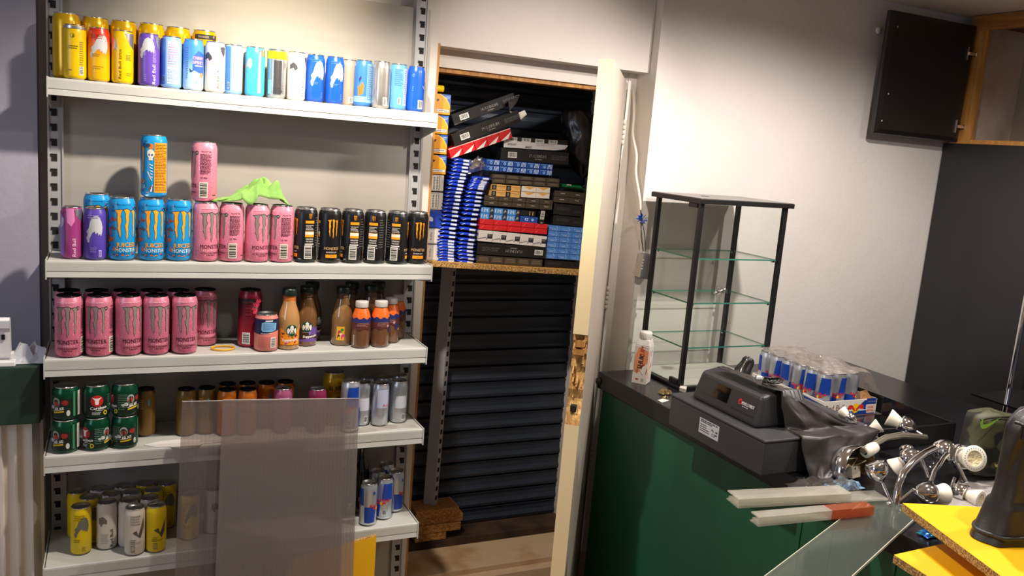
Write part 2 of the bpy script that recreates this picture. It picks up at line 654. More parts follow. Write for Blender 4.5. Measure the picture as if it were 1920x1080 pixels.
# torn laminate on the fourth shelf, and its grey stained right end
ton = [(-.30, .02), (-.27, -.004), (-.235, -.008), (-.20, -.03), (-.17, -.022), (-.15, -.004), (-.10, .002), (-.16, .012), (-.15, .03), (-.20, .045), (-.26, .04)]
q = MB().prism([(x + .21, DS[4] - 2.6 + .01 + y, ZS[4] + .0004) for x, y in ton][::-1], (0, 0, .0016)).obj('peeled_laminate', mat('peeled_white_laminate', '#d6d4cf', .5), sh_o[4])
q.location.x = -.19
q = MB().prism([(.27, -.225, ZS[4] + .0001), (.33, -.2245, ZS[4] + .0001), (.46, -.205, ZS[4] + .0001), (.505, -.215, ZS[4] + .0001), (.50, -.19, ZS[4] + .0001), (.47, -.17, ZS[4] + .0001), (.36, -.17, ZS[4] + .0001), (.27, -.19, ZS[4] + .0001)][::-1], (0, 0, .0002)).obj('stain', mat('greasy_grey_stain', '#8e8a80', .45, hex2='#a5a198', nscale=20), sh_o[4])

# ---------------------------------------------------------------- things left of the bay
lg = thing('window_ledge', 'dark green boxed ledge above the white radiator', 'ledge', (-.45, 2.5, 0))
MB().box(-.6, .27, -.07, .1, H - .82, H - .665).obj('box_top', mat('dark_green_board', '#1c3a30', .55, hex2='#183329', nscale=6), lg, bevel=.003)
ra = thing('radiator', 'white ribbed panel radiator under the green ledge', 'radiator', (-.45, 2.5, 0))
mb = MB()
vs = []
for k in range(24):
    x = -.6 + k * .0355
    vs += [(x, -.02), (x + .0215, -.02), (x + .025, -.034), (x + .031, -.034), (x + .0345, -.02)]
M_RAD = mat('radiator_enamel', '#e2dcd2', .4)
mb.prism([(x, y, H - 1.60) for x, y in vs] + [(.262, .02, H - 1.60), (-.6, .02, H - 1.60)], (0, 0, .775))
mb.obj('ribbed_panel', M_RAD, ra)
MB().box(-.58, .27, .02, .08, H - 1.58, H - .84).obj('rear_panel', M_RAD, ra)
for x in (-.4, .1):
    MB().box(x, x + .03, -.01, .05, 0, H - 1.58).obj('foot', M_RAD, ra)
sc = thing('barcode_scanner', 'small white handheld scanner in its stand on the green ledge', 'scanner', (-.262, 2.465, H - .665))
M_WP = mat('white_plastic', '#e4e4e6', .35)
MB().box(-.027, .027, -.03, .03, 0, .014).box(-.022, .022, -.004, .026, .014, .03).obj('stand', M_WP, sc, bevel=.003)
mb = MB().prism([(-.015, -.012, .02), (-.015, -.016, .09), (-.015, -.03, .118), (-.015, -.012, .128), (-.015, .012, .118), (-.015, .014, .02)], (.030, 0, 0))
mb.obj('body', M_WP, sc, bevel=.004)
MB().box(-.004, .004, -.019, -.013, .07, .083).obj('trigger', M_BLACK, sc)
mb = MB().box(-.012, .016, -.036, -.026, .104, .122)
mb.obj('scan_window', mat('frosted_window', '#bfc3c8', .2), sc)
# crumpled clear bag
rn = random.Random(5)


def crumple(w, d, h, n, seed, M, name, parent=None, amp=1.0, sh=None):
    def fn(u, v):
        x, y = (u - .5) * w, (v - .5) * d
        e = max(0, 1 - (2 * u - 1) ** 4) * max(0, 1 - (2 * v - 1) ** 4)
        e = e * (sh(u, v) if sh else 1)
        z = h * e * (.45 + .9 * abs(noise(u * 4 + seed, v * 4, seed)) + .5 * noise(u * 9, v * 9 + seed, 2)) * amp
        return (x + .12 * w * noise(u * 5, v * 5, seed + 9), y + .12 * d * noise(u * 5, v * 5, seed + 4), max(z, .0015))
    return MB().grid(fn, n, n, smooth=False).obj(name, M, parent)


o = crumple(.095, .065, .058, 7, 3, mat('crumpled_tissue', '#ccd0d8', .5), 'plastic_bag')
o.location = (-.205, 2.49, H - .665)
tag(o, 'crumpled pale plastic bag on the green ledge beside the shelving', 'plastic bag')
# ---------------------------------------------------------------- drinks cans


def gradmat(name, stops, rough=.32, metal=0, h=.135, swirl=None):
    """can print running through colours from foot (0) to neck (1); swirl adds a line pattern colour"""
    if name in MATS:
        return MATS[name]
    m = bpy.data.materials.new(name)
    m.use_nodes = True
    nt = m.node_tree
    b = nt.nodes['Principled BSDF']
    b.inputs['Roughness'].default_value = rough
    b.inputs['Metallic'].default_value = metal
    tc = nt.nodes.new('ShaderNodeTexCoord')
    sp = nt.nodes.new('ShaderNodeSeparateXYZ')
    nt.links.new(tc.outputs['Object'], sp.inputs[0])
    dv = nt.nodes.new('ShaderNodeMath')
    dv.operation = 'DIVIDE'
    dv.inputs[1].default_value = h
    nt.links.new(sp.outputs['Z'], dv.inputs[0])
    r = nt.nodes.new('ShaderNodeValToRGB')
    e = r.color_ramp.elements
    while len(e) < len(stops):
        e.new(.5)
    for q, (p, c) in zip(e, stops):
        q.position = p
        q.color = lin(c)
    nt.links.new(dv.outputs[0], r.inputs[0])
    last = r.outputs[0]
    if swirl:
        n = nt.nodes.new('ShaderNodeTexNoise')
        n.inputs['Scale'].default_value = 42
        n.inputs['Detail'].default_value = 2
        nt.links.new(tc.outputs['Object'], n.inputs['Vector'])
        mu = nt.nodes.new('ShaderNodeMath')
        mu.operation = 'MULTIPLY'
        mu.inputs[1].default_value = 16
        fr = nt.nodes.new('ShaderNodeMath')
        fr.operation = 'FRACT'
        nt.links.new(n.outputs[0], mu.inputs[0])
        nt.links.new(mu.outputs[0], fr.inputs[0])
        cr = nt.nodes.new('ShaderNodeValToRGB')
        cr.color_ramp.elements[0].color = (1, 1, 1, 1)
        cr.color_ramp.elements[0].position = .12
        cr.color_ramp.elements[1].color = (0, 0, 0, 1)
        cr.color_ramp.elements[1].position = .24
        nt.links.new(fr.outputs[0], cr.inputs[0])
        mx = nt.nodes.new('ShaderNodeMix')
        mx.data_type = 'RGBA'
        nt.links.new(cr.outputs[0], mx.inputs[0])
        nt.links.new(last, mx.inputs[6])
        mx.inputs[7].default_value = lin(swirl)
        last = mx.outputs[2]
    nt.links.new(last, b.inputs['Base Color'])
    MATS[name] = m
    return m


M_LIDB = mat('black_lid', '#1a1a1e', .25, .6)
SLIM, TALL = (.0265, .135), (.033, .166)


def can_body(r, h, neck=True):
    pr = [(0, .003), (r * .66, .003), (r * .70, 0), (r * .76, 0), (r * .82, .002), (r * .94, .0045), (r, .009), (r, h * .35), (r, h * .7), (r, h - .020), (r * .965, h - .012), (r * .87, h - .005), (r * .85, h - .002)]
    mm = [1, 1, 1, 1, 0, 0, 0, 0, 0, 0, 0, 0 if neck else 1]
    return MB().lathe(pr, 36, mm=mm)


def can_lid(r, h):
    return MB().lathe([(r * .85, h - .003), (r * .885, h - .0012), (r * .885, h), (r * .84, h), (r * .80, h - .0045), (0, h - .0052)], 30)


def can_tab(r, h):
    mb = MB()
    z = h - .0045
    pts = [(r * .26 * math.sin(a), -r * .02 + r * .40 * math.cos(a)) for a in [2 * PI * k / 12 for k in range(12)]]
    return mb.prism([(x, y, z) for x, y in pts][::-1], (0, 0, .0014))


CT = {}


def can_type(key, size, base, prt=None, lid=None, neck=True):
    r, h = size
    k = ('m', r, h)
    bm = can_body(r, h, neck)
    d = dict(r=r, h=h, body=bm.mesh('body', [base, M_ALU]), lid=can_lid(r, h).mesh('lid', lid or M_ALU), tab=can_tab(r, h).mesh('pull_tab', lid or M_ALU))
    d['print'] = prt.mesh('printed_label') if prt else None
    CT[key] = d


def put_can(key, loc, yaw, label, group=None, cat='can', name='drinks_can'):
    d = CT[key]
    t = thing(name, label, cat, (loc[0], loc[1], loc[2] + .0006), (0, 0, yaw), group)
    link('body', d['body'], t)
    l = link('lid', d['lid'], t)
    link('pull_tab', d['tab'], l)
    if d['print']:
        link('printed_label', d['print'], t)
    return t


def P(size):
    return Print(size[0])


def vtext(p, col, u, v0, L, h, st='Red Bull', bold=0.0):
    return p.text(col, st, u, v0 + L / 2, h, L, rot=PI / 2, bold=bold)


RB = [lin]
# --- slim 250 ml cans
p = P(SLIM).ell('#5a4a10', -.004, .107, .0055, .0055).ell('#e6c300', -.004, .107, .0047, .0047).lines('#6b5a10', -.013, .009, .074, .084, 2).lines('#8f7a14', .012, .022, .030, .095, 12, seed=4).barcode(.0165, .022, .011, .022, vert=False).lines('#6b5a10', -.016, -.006, .02, .025, 1).rect('#c9cacc', -.04, .04, .1245, .131, foil=True)
can_type('yellow_info', SLIM, mat('can_yellow', '#e8c000', .3), p)
p = P(SLIM).shape('#c4c6ca', BULL, .002, .088, .021, .032, -.1).lines('#a8321a', -.02, .012, .106, .118, 3, seed=2).lines('#b08a10', -.016, .004, .062, .070, 2).lines('#b08a10', -.012, .012, .03, .04, 2, seed=8)
can_type('orange_bull', SLIM, gradmat('can_yellow_to_red', [(0, '#e6b400'), (.42, '#e6b000'), (.62, '#e07a1a'), (.80, '#d23a18'), (1, '#c22a14')]), p)
p = P(SLIM).poly('#d9dadc', [(-.03, .075), (-.02, .09), (-.012, .083), (-.018, .11), (-.03, .12)], foil=True).poly('#d9dadc', [(.006, .1285), (.034, .1285), (.034, .088), (.02, .098), (.012, .112)], foil=True)
vtext(p, '#3a3210', -.006, .012, .044, .0065)
vtext(p, '#5a4a10', -.005, .062, .024, .006, 'EDITION')
p.lines('#b08f10', .010, .024, .02, .03, 2).lines('#8f7a14', .008, .022, .06, .075, 4)
can_type('yellow_text', SLIM, MATS['can_yellow'], p)
p = P(SLIM).shape('#c4c6ca', BULL, -.006, .098, .020, .026, .1).ell('#8a6ec8', -.012, .082, .004, .005).poly('#c9cacc', [(.014, .128), (.036, .128), (.036, .09), (.022, .1)], foil=True)
vtext(p, '#f4f0ff', .012, .006, .050, .0085, bold=.015)
vtext(p, '#b9a6ea', .013, .062, .030, .008, 'EDITION')
p.lines('#9a86d8', -.012, -.006, .012, .03, 4)
can_type('purple_text', SLIM, mat('can_purple', '#6648b0', .3), p)
p = P(SLIM).shape('#bcbec4', BULL, -.002, .083, .021, .036, .05).lines('#8f80cc', -.018, .010, .108, .12, 2).barcode(.012, .018, .007, .018, vert=False, bg='#b9aee0', fg='#5a4a9a').lines('#8474c4', -.012, .004, .02, .035, 3)
can_type('violet_bull', SLIM, mat('can_violet', '#5240a4', .3), p)
p = P(SLIM).rect('#3f78cc', -.06, -.016, .01, .128).rect('#c4d8ec', -.011, .022, .012, .122).lines('#8a9cc0', -.009, .020, .016, .05, 9, seed=3).lines('#d89ab8', -.009, .020, .055, .116, 9, .3, seed=5).lines('#7f96c4', -.009, .020, .060, .110, 8, .3, seed=9).rect('#a8c8e8', -.009, .020, .095, .098).barcode(-.021, .024, .006, .018, vert=False, bg='#9ab8e0')
can_type('pale_blue_info', SLIM, mat('can_pale_blue', '#86b4e4', .3), p)
p = P(SLIM).poly('#2f5fe0', [(-.004, .055), (.03, .04), (.034, .095), (.012, .105), (-.002, .09)]).text('#f0505a', 'CHERRY', .012, .0855, .0085, .030, bold=.05).text('#f0505a', 'SPRITZ', .012, .074, .0085, .030, bold=.05).text('#ffc8c8', 'CHERRY', .012, .0855, .0075, .029, bold=.0).text('#ffc8c8', 'SPRITZ', .012, .074, .0075, .029).rect('#e8f0ff', .002, .026, .064, .0665).ell('#f08a50', .022, .042, .006, .006).lines('#5a8ac8', -.022, -.014, .03, .115, 14, seed=2).ell('#6a9ac0', .006, .024, .005, .005).ell('#c4e0f4', .006, .024, .0042, .0042).poly('#2a4a70', [(-.012, .058), (-.006, .052), (.002, .056), (-.004, .049), (-.01, .047)])
can_type('blue_cherry', SLIM, gradmat('can_blue_fade', [(0, '#c4e0f6'), (.35, '#9cc6f0'), (.62, '#4a8ee4'), (1, '#3f86e0')]), p)
p = P(SLIM).poly('#4c4a50', [(-.034, .098), (-.022, .106), (-.012, .096), (-.010, .088), (-.018, .082), (-.022, .09), (-.034, .085)]).poly('#4c4a50', [(.010, .121), (.022, .123), (.03, .12), (.024, .095), (.017, .102), (.013, .11)])
vtext(p, '#3a3838', .006, .012, .046, .0075)
vtext(p, '#b8a8a0', .006, .064, .024, .007, 'EDITION')
p.ell('#b04040', .017, .036, .0008, .0008).lines('#9a928a', .012, .022, .010, .03, 4).lines('#a89e96', -.012, .004, .075, .078, 1)
can_type('white_text', SLIM, mat('can_cream', '#e9e2d6', .32), p)
p = P(SLIM)
can_type('orange_plain', SLIM, gradmat('can_orange_silver', [(0, '#e89a1a'), (.62, '#e8921a'), (.66, '#d8c8a8'), (1, '#d8c8a8')]), p)
p = P(SLIM).shape('#a8b0b4', BULL, -.024, .085, .012, .02, -.2).rect('#b8bcc0', .008, .03, .11, .128, foil=True).poly('#8ad4ec', [(.004, .01), (.014, .01), (.012, .12), (.006, .12)])
can_type('cyan', SLIM, mat('can_cyan', '#44b8e4', .3), p)
p = P(SLIM).rect('#f2e000', -.083, .083, .108, .129).text('#3a3410', '1 69', -.018, .116, .006).rect('#77787c', -.012, .010, .012, .104, foil=True).lines('#4a4b50', -.011, .009, .03, .1, 18, seed=6).text('#222428', '(R)', .012, .02, .008).lines('#8a8b90', .014, .024, .015, .04, 5).rect('#7fc8d8', -.03, -.018, .012, .05)
can_type('silver_yellow_band', SLIM, mat('can_silver', '#b4b8bc', .3, .75), p)
p = P(SLIM).shape('#d0d2d6', BULL, .002, .083, .021, .036, .05).poly('#e8e0d8', [(.002, .075), (.014, .072), (.016, .09), (.006, .1)]).lines('#9ab0e0', .010, .018, .076, .086, 3).lines('#4a80e0', -.018, .012, .112, .122, 2).lines('#6a98e8', .014, .018, .012, .03, 4).lines('#5a88e0', -.014, .004, .05, .058, 2)
can_type('blue_bull', SLIM, mat('can_blue', '#1a58cc', .28), p)
p = P(SLIM).barcode(.004, .018, .014, .016)
can_type('beige', SLIM, mat('can_beige', '#b8ac98', .35, .3), p)
p = P(SLIM).poly('#f0782a', [(-.020, .03), (-.006, .038), (-.004, .062), (-.010, .072), (-.016, .060), (-.022, .058)]).poly('#3a2a70', [(-.018, .068), (-.012, .082), (-.014, .09), (-.02, .08)]).rect('#7aa8d8', .004, .03, .012, .125).lines('#5a84bc', .006, .022, .02, .12, 16, seed=3).rect('#88c0ea', -.04, .04, .0135, .03)
can_type('blue_orange', SLIM, mat('can_mid_blue', '#3f7fd0', .3), p)
p = P(SLIM).barcode(.006, .020, .014, .024, bg='#f0eee8')
can_type('silver_plain', SLIM, mat('can_warm_silver', '#c8c4bc', .3, .8), p)
p = P(SLIM).rect('#b4c4e0', .010, .03, .014, .122).lines('#8898c4', .012, .022, .02, .118, 16, seed=5).lines('#4a80c8', -.018, .006, .07, .12, 9, seed=8).barcode(-.002, .026, .010, .02, bg='#d8e4f0')
can_type('sky_blue_info', SLIM, mat('can_sky_blue', '#62a4e4', .3), p)
p = P(SLIM).ell('#7aa4e8', -.016, .107, .004, .005).ell('#1a58cc', -.016, .107, .0033, .0042).barcode(.010, .022, .018, .026).lines('#6a98e8', -.018, -.014, .06, .075, 3).poly('#b8c8e8', [(.016, .08), (.026, .07), (.027, .067), (.016, .076)])
can_type('blue_barcode', SLIM, MATS['can_blue'], p)
p = P(SLIM).poly('#d880b8', [(-.012, .132), (.006, .132), (.008, .10), (.0, .085), (-.010, .095)]).poly('#b8bcc4', [(.008, .13), (.03, .13), (.03, .10), (.018, .105), (.01, .115)], foil=True).poly('#8a6cc0', [(-.036, .01), (-.02, .01), (-.016, .06), (-.02, .11), (-.036, .125)]).poly('#c8d0e0', [(-.03, .08), (-.02, .09), (-.018, .105), (-.026, .11)])
vtext(p, '#e0c8d8', .006, .008, .046, .008)
can_type('magenta', SLIM, mat('can_magenta', '#9a3a78', .3), p)
# --- classic blue and silver quarter pattern
M_SILV = mat('can_blue_grey_silver', '#c2c8d0', .32, .7)


def classic(size, key, base=None):
    r, h = size
    c = 2 * PI * r
    p = Print(r)
    for k in (-1, 0, 1):
        u = k * c / 2
        p.poly('#173f9c', [(u - c * .25 + .001, h * .50), (u - .002, h * .50), (u - .004, h * .9), (u - c * .25 + .006, h * .9)])
        p.poly('#173f9c', [(u + .002, h * .09), (u + c * .25 - .006, h * .09), (u + c * .25 - .001, h * .47), (u + .001, h * .47)])
    for k in (-.5, .5):
        p.text('#d01c2c', 'Red Bull', k * c / 2 + .001, h * .50, h * .075, c * .3, bold=.03, layer=62)
        p.poly('#f0c020', [(k * c / 2 - .004, h * .39), (k * c / 2 + .004, h * .39), (k * c / 2 + .003, h * .455), (k * c / 2 - .003, h * .455)], layer=61)
        for s in (-1, 1):
            p.shape('#d01c2c', BULL, k * c / 2 + s * .0085, h * .42, .006 * s, h * .035, 0, layer=63) if s > 0 else p.shape('#d01c2c', [(-x, y) for x, y in BULL][::-1], k * c / 2 - .0085, h * .42, .006, h * .035, 0, layer=63)
    p.rect('#d8dce2', -c / 2, c / 2, h * .055, h * .075)
    p.ell('#173f9c', c * .18, h * .80, .004, .005, layer=62)
    p.barcode(-c * .18, h * .2, .012, .018, bg='#d0d4d8')
    can_type(key, size, base or M_SILV, p)


classic(SLIM, 'classic')
classic((.0285, .157), 'classic_large')
p = P(SLIM).barcode(.008, .022, .012, .02, bg='#d8dade').rect('#c4c8d4', -.02, .02, .05, .09)
can_type('steel', SLIM, M_SILV, p)
p = P(SLIM).rect('#b0b8d0', -.016, .02, .06, .118).text('#c02838', 'Red', .012, .068, .009, bold=.03)
can_type('steel_text', SLIM, M_SILV, p)
# --- orange slim cans with dark lids
p = P(SLIM).ell('#5a88a8', .006, .10, .004, .010).text('#5a2a10', 'S', .006, .10, .014).lines('#e8b070', -.018, -.008, .08, .1, 4)
can_type('orange_slim', SLIM, mat('can_orange', '#c06a1c', .35, .3), p, M_LIDB)
p = P(SLIM).ell('#4a8a90', .008, .10, .003, .010).lines('#b89a60', -.018, -.006, .08, .11, 5)
can_type('olive_slim', SLIM, mat('can_olive', '#7a5c28', .35, .3), p, M_LIDB)
p = P(SLIM).lines('#e0a8c8', -.014, .014, .106, .112, 1)
can_type('rose_slim', SLIM, mat('can_rose', '#a8567e', .32, .2), p)
p = P(SLIM).text('#e8c0d8', 'VIMTO', .002, .104, .009, .026, bold=.02)
can_type('plum_slim', SLIM, mat('can_plum', '#7a2448', .32), p)
# --- 500 ml cans


def ultra(key, base, ink, h=.162, lid=None):
    s = (.033, h)
    p = Print(.033).claws('#857d78', 0, h * .345, h * .5, edge='#3a2026')
    p.text(ink, 'MONSTER', .003, h * .262, .0105, .056, bold=.012)
    p.text('#f4b8c8', 'ENERGY', .003, h * .198, .0048, .040).text(ink, 'ULTRA STRAWBERRY', .003, h * .152, .0042, .056, bold=.01).text(ink, 'DREAMS', .003, h * .118, .004, .024, bold=.01)
    p.ell('#1c1418', .030, h * .81, .0052, .0052).text('#d8c8c8', '45', .030, h * .81, .005)
    # back of the can: small print and barcode
    b = PI * .033 * .5
    for q in (b,):
        p.text(ink, 'MONSTER', q + .004, h * .835, .004, .026).lines(ink, q - .012, q + .018, h * .46, h * .80, 16, .4, seed=4).text(ink, 'ULTRA', q - .002, h * .40, .0045, .018, bold=.03).barcode(q - .003, h * .20, .022, h * .26, vert=False, bg='#d8cfc0').lines(ink, q + .022, q + .034, h * .1, h * .13, 1)
    p.lines('#f8c8d4', -.024, .024, h * .895, h * .915, 1, .5)
    can_type(key, s, base, p, lid)


M_PINK = gradmat('can_pink_lines', [(0, '#d9708c'), (.5, '#dd7c96'), (1, '#e48ea4')], .34, .15, .162, '#eea6b8')
ultra('pink', M_PINK, '#3a1a26')
M_PINKD = gradmat('can_dusty_pink_lines', [(0, '#c8607e'), (.5, '#cc6c88'), (1, '#d47c94')], .34, .25, .162, '#e094a8')
ultra('pink_dark_lid', M_PINKD, '#2a141c', lid=M_LIDB)
h = .166
p = P(TALL).claws('#f2a41c', 0, h * .33, h * .5, edge='#123a6a')
p.text('#7a3a10', 'JUICED', .0035, h * .255, .0125, .052, bold=.04).text('#f8b020', 'JUICED', .003, h * .258, .0115, .050, bold=.02)
p.text('#163a5a', 'MONSTER', .003, h * .172, .0105, .058, bold=.03).text('#e8eef4', 'MONSTER', .003, h * .172, .0098, .056, bold=.004)
p.text('#134a80', 'ENERGY', -.004, h * .115, .005, .034).ell('#b83a40', .020, h * .11, .0036, .0036)
rn = random.Random(4)
for k in range(16):
    u = rn.uniform(-.05, -.027)
    v = rn.uniform(.03, .12)
    p.shape(rn.choice(('#a8481c', '#7a3a1c', '#c85a20', '#3a5a7a', '#2a6aa0')), BULL, u, v, rn.uniform(.004, .008), rn.uniform(.005, .012), rn.uniform(0, 6))
for k in range(14):
    u = rn.uniform(-.04, .04)
    p.shape(rn.choice(('#b8602a', '#1a4a80', '#d8842a')), BULL, u, rn.uniform(.013, .017), rn.uniform(.003, .005), .002, 0)
for k in range(12):
    p.shape(rn.choice(('#1a5a90', '#8a70b0', '#124a80')), BULL, rn.choice((-1, 1)) * rn.uniform(.018, .034), rn.uniform(.13, .152), rn.uniform(.002, .004), rn.uniform(.002, .004), rn.uniform(0, 6))
p.lines('#1a6aa8', -.016, .016, .1465, .1495, 1)
# information side a third of a turn round, with a drawn skull and ribs
q = .058
p.rect('#e8941c', q - .004, q + .034, .014, .146).lines('#5a3a10', q - .002, q + .032, .018, .142, 30, .42, seed=7)
p.ell('#d8782a', q - .012, .135, .006, .008).ell('#e4dccc', q - .013, .116, .0095, .012).ell('#4a5a9a', q - .017, .113, .0026, .003).ell('#4a5a9a', q - .0095, .113, .0026, .003).rect('#e4dccc', q - .018, q - .008, .099, .107)
for k in range(5):
    p.poly('#e8e4dc', [(q - .016 + k * .001, .09 - k * .008), (q - .008, .086 - k * .008), (q - .008, .084 - k * .008), (q - .016 + k * .001, .087 - k * .008)])
p.poly('#f0ece0', [(q - .020, .07), (q - .009, .046), (q - .010, .044), (q - .022, .068)]).poly('#7a3a1c', [(q - .016, .018), (q - .007, .018), (q - .008, .034), (q - .014, .03)]).poly('#f0ece0', [(q - .014, .016), (q - .010, .016), (q - .007, .034), (q - .009, .034)])
p.ell('#20242c', q - .019, .138, .005, .005)
can_type('mango', TALL, mat('can_sky', '#1790d0', .28), p)
h = .158
p = Print(.033).claws('#f0981c', 0, h * .46, h * .36, edge='#0c0c0c', sx=.8)
p.text('#c8a070', 'MONSTER', 0, h * .275, .0085, .044, bold=.02).text('#d8d0c8', 'ENERGY', 0, h * .205, .0042, .03, bold=.03).rect('#f0981c', -.017, .017, h * .105, h * .165).text('#8a5a10', 'TEA', 0, h * .135, .004, .02).lines('#b8b0a8', .021, .03, h * .06, h * .085, 1)
for q in (-.052, .052):
    p.claws('#f0981c', q, h * .80, h * .10, sx=.9).rect('#f0981c', q - .013, q + .013, h * .725, h * .775).rect('#e8d8c0', q - .013, q + .013, h * .52, h * .575).rect('#f0981c', q - .013, q + .013, h * .475, h * .52).lines('#b8b0a8', q - .012, q + .012, h * .60, h * .70, 4, .5, seed=3).text('#e0d8d0', 'UNLEASH', q, h * .44, .0042, .022, bold=.04).text('#e0d8d0', 'THE BEAST', q, h * .395, .004, .022, bold=.03).lines('#e8982c', q - .013, q + .013, h * .583, h * .592, 1).rect('#c8c4bc', q - .013, q + .013, h * .335, h * .36).barcode(q - .003, h * .20, .022, h * .25, vert=False, bg='#d8d4cc').ell('#8a8a8a', q + .0125, h * .3, .0018, .0018)
    p.lines('#6a6a6c', q + (.018 if q > 0 else -.034), q + (.034 if q > 0 else -.018), h * .3, h * .85, 12, .25, seed=5)
can_type('black', (.033, h), mat('can_black', '#1b1b1d', .3, .2), p, neck=False)
p = P(TALL).text('#2a2010', 'MONSTER', 0, h * .95, .005, .03)
can_type('gold_tall', TALL, mat('can_gold_yellow', '#dcae10', .24, .35), None)
p = P(TALL).rect('#2a2622', -.032, .032, .141, .154).text('#b8a888', 'MONSTER', -.006, .1475, .005, .028).claws('#b8a888', .022, .1435, .009)
can_type('gold_banner', TALL, MATS['can_gold_yellow'], p)
p = P(TALL).lines('#8a2030', -.026, .014, .05, .135, 20, .4, seed=3).barcode(-.014, .028, .022, .034, vert=False)
rn = random.Random(9)
for k in range(14):
    p.shape(rn.choice(('#d03050', '#e04868', '#b82040')), BULL, rn.uniform(.008, .034), rn.uniform(.085, .14), .006, .007, rn.uniform(0, 6))
p.rect('#181216', -.05, .012, .128, .142).text('#5a4a50', 'MONSTER', -.012, .135, .006, .03)
can_type('crimson', TALL, gradmat('can_crimson', [(0, '#a81c34'), (.35, '#a01830'), (.6, '#4a1020'), (.84, '#241014'), (.9, '#8a1c34'), (1, '#8a2038')], .3, .2, .166), p, M_LIDB)
# short wide pudding-sized can
S = (.033, .108)
p = Print(.033).poly('#15204a', [(-.10, .055), (-.02, .052), (.02, .060), (.1, .066), (.1, .096), (-.1, .096)]).poly('#7cb4dc', [(-.014, .060), (.012, .060), (.024, .064), (.026, .084), (.012, .086), (-.010, .088), (-.018, .084), (-.019, .064)], layer=20)
p.lines('#3a6a9a', -.014, .021, .064, .084, 7, .3, seed=2).rect('#d8dce4', -.008, .013, .089, .093).lines('#b86058', -.028, .010, .014, .046, 10, .3, seed=4).barcode(.016, .028, .016, .030, vert=False).lines('#e0e4ea', -.02, .01, .053, .056, 1)
can_type('salmon_short', S, mat('can_salmon', '#dc8478', .34), p)
# green energy cans, four turns of one print
S2 = (.033, .089)
g = Print(.033)


def green(key, u):
    p = Print(.033)
    p.rect('#0a2018', -.104, .104, .010, .060)
    # red roundel
    p.ell('#c01c20', u, .050, .0155, .0155).poly('#e8e4dc', [(u - .004, .040), (u + .004, .040), (u + .005, .052), (u + .012, .060), (u + .004, .057), (u - .004, .057), (u - .012, .060), (u - .005, .052)], layer=30)
    p.text('#f0ece4', 'Carabao', u + .004, .031, .008, .040, bold=.05, rot=.08, layer=40).rect('#e8e4dc', u - .004, u + .018, .0235, .0245).lines('#c8d0c8', u - .012, u + .010, .012, .020, 3).ell('#e0c020', u + .021, .0165, .0052, .0062).ell('#0a4028', u + .021, .0165, .003, .0035)
    w = u + .060
    p.ell('#9aa49c', w, .050, .010, .013).ell('#1a2a22', w, .048, .0085, .010).ell('#b83028', w, .047, .0066, .0062).ell('#c4ccc4', w - .012, .036, .006, .005).ell('#c4ccc4', w - .019, .034, .005, .004).text('#e8e8e0', '60 XE', w + .008, .034, .007, .024, rot=.12, bold=.05).poly('#d8b020', [(w - .008, .020), (w + .020, .025), (w + .020, .029), (w - .008, .0245)]).poly('#e0e0d8', [(w - .008, .027), (w + .016, .031), (w + .016, .0325), (w - .008, .0285)]).ell('#902828', w + .022, .050, .008, .007).ell('#c0c8c0', w + .030, .022, .0045, .008)
    z = u + .104
    p.rect('#3a7a58', z - .002, z + .004, .012, .078).rect('#d4cfc4', z + .012, z + .024, .012, .078).lines('#8a877e', z + .013, z + .023, .016, .07, 14, .3).lines('#5a8a74', z - .064 - .012, z - .064 + .012, .02, .065, 9, .3)
    can_type(key, S2, mat('can_green', '#0c4a30', .26, .45), p)


for k, u in (('green_logo', .0), ('green_side', -.082), ('green_apple', -.050), ('green_mid', -.064)):
    green(k, u)
p = P(TALL).text('#2a2008', 'EL JEFE', .002, .120, .013, .040, bold=.04).text('#2a2008', 'TAURINE', .002, .106, .004, .024).shape('#241c10', BULL, .004, .075, .02, .02).lines('#7a6010', -.02, .02, .03, .05, 4)
can_type('mustard_tall', TALL, mat('can_mustard', '#b08a10', .3, .3), p)
p = P(SLIM).shape('#6a6860', BULL, .004, .083, .019, .030, 0).lines('#7a6a10', -.016, .0, .038, .048, 2).lines('#a08a10', -.014, .012, .10, .118, 3).lines('#8a7a10', .004, .014, .012, .026, 3)
can_type('yellow_bull', SLIM, mat('can_lemon', '#d8bc10', .32), p)
p = P(SLIM).poly('#4a4640', [(-.01, .07), (.002, .075), (.006, .06), (.016, .085), (.024, .1), (.02, .06), (.01, .045), (.004, .058), (-.004, .064)]).lines('#8a7a10', -.016, .016, .036, .042, 2).barcode(-.006, .022, .010, .018, bg='#5a5a50', fg='#c0b050').lines('#8a7a10', -.014, .0, .034, .05, 3)
can_type('yellow_tail', SLIM, MATS['can_lemon'], p)
p = P(SLIM).poly('#6a665e', [(-.02, .095), (-.008, .1), (.002, .09), (.002, .078), (-.008, .08), (-.012, .07), (-.02, .08)])
vtext(p, '#4a4640', .014, .010, .05, .009, bold=.03)
p.lines('#a8a098', -.014, .006, .02, .05, 5)
can_type('cream_bull', SLIM, mat('can_ivory', '#cfc8bc', .35), p)
p = P(SLIM).poly('#5a564e', [(-.008, .07), (.002, .075), (.006, .06), (.014, .085), (.022, .11), (.024, .08), (.012, .05), (.004, .058), (-.004, .064)]).lines('#a8a098', -.016, .016, .036, .042, 2).barcode(-.008, .022, .010, .018, bg='#5a564e', fg='#c8c0b4').lines('#7a7670', -.014, .0, .034, .05, 3).lines('#9a968e', -.014, .012, .09, .12, 4)
can_type('cream_tail', SLIM, MATS['can_ivory'], p)

# ---------------------------------------------------------------- placing the cans: (kind, pixel column, pixel row, depth, turn, label)


def at_shelf(s, px, py, y, top=None):
    q = on_y(px, py, y)
    return (q.x, y, ZS[s])


placed = []


PEND = []


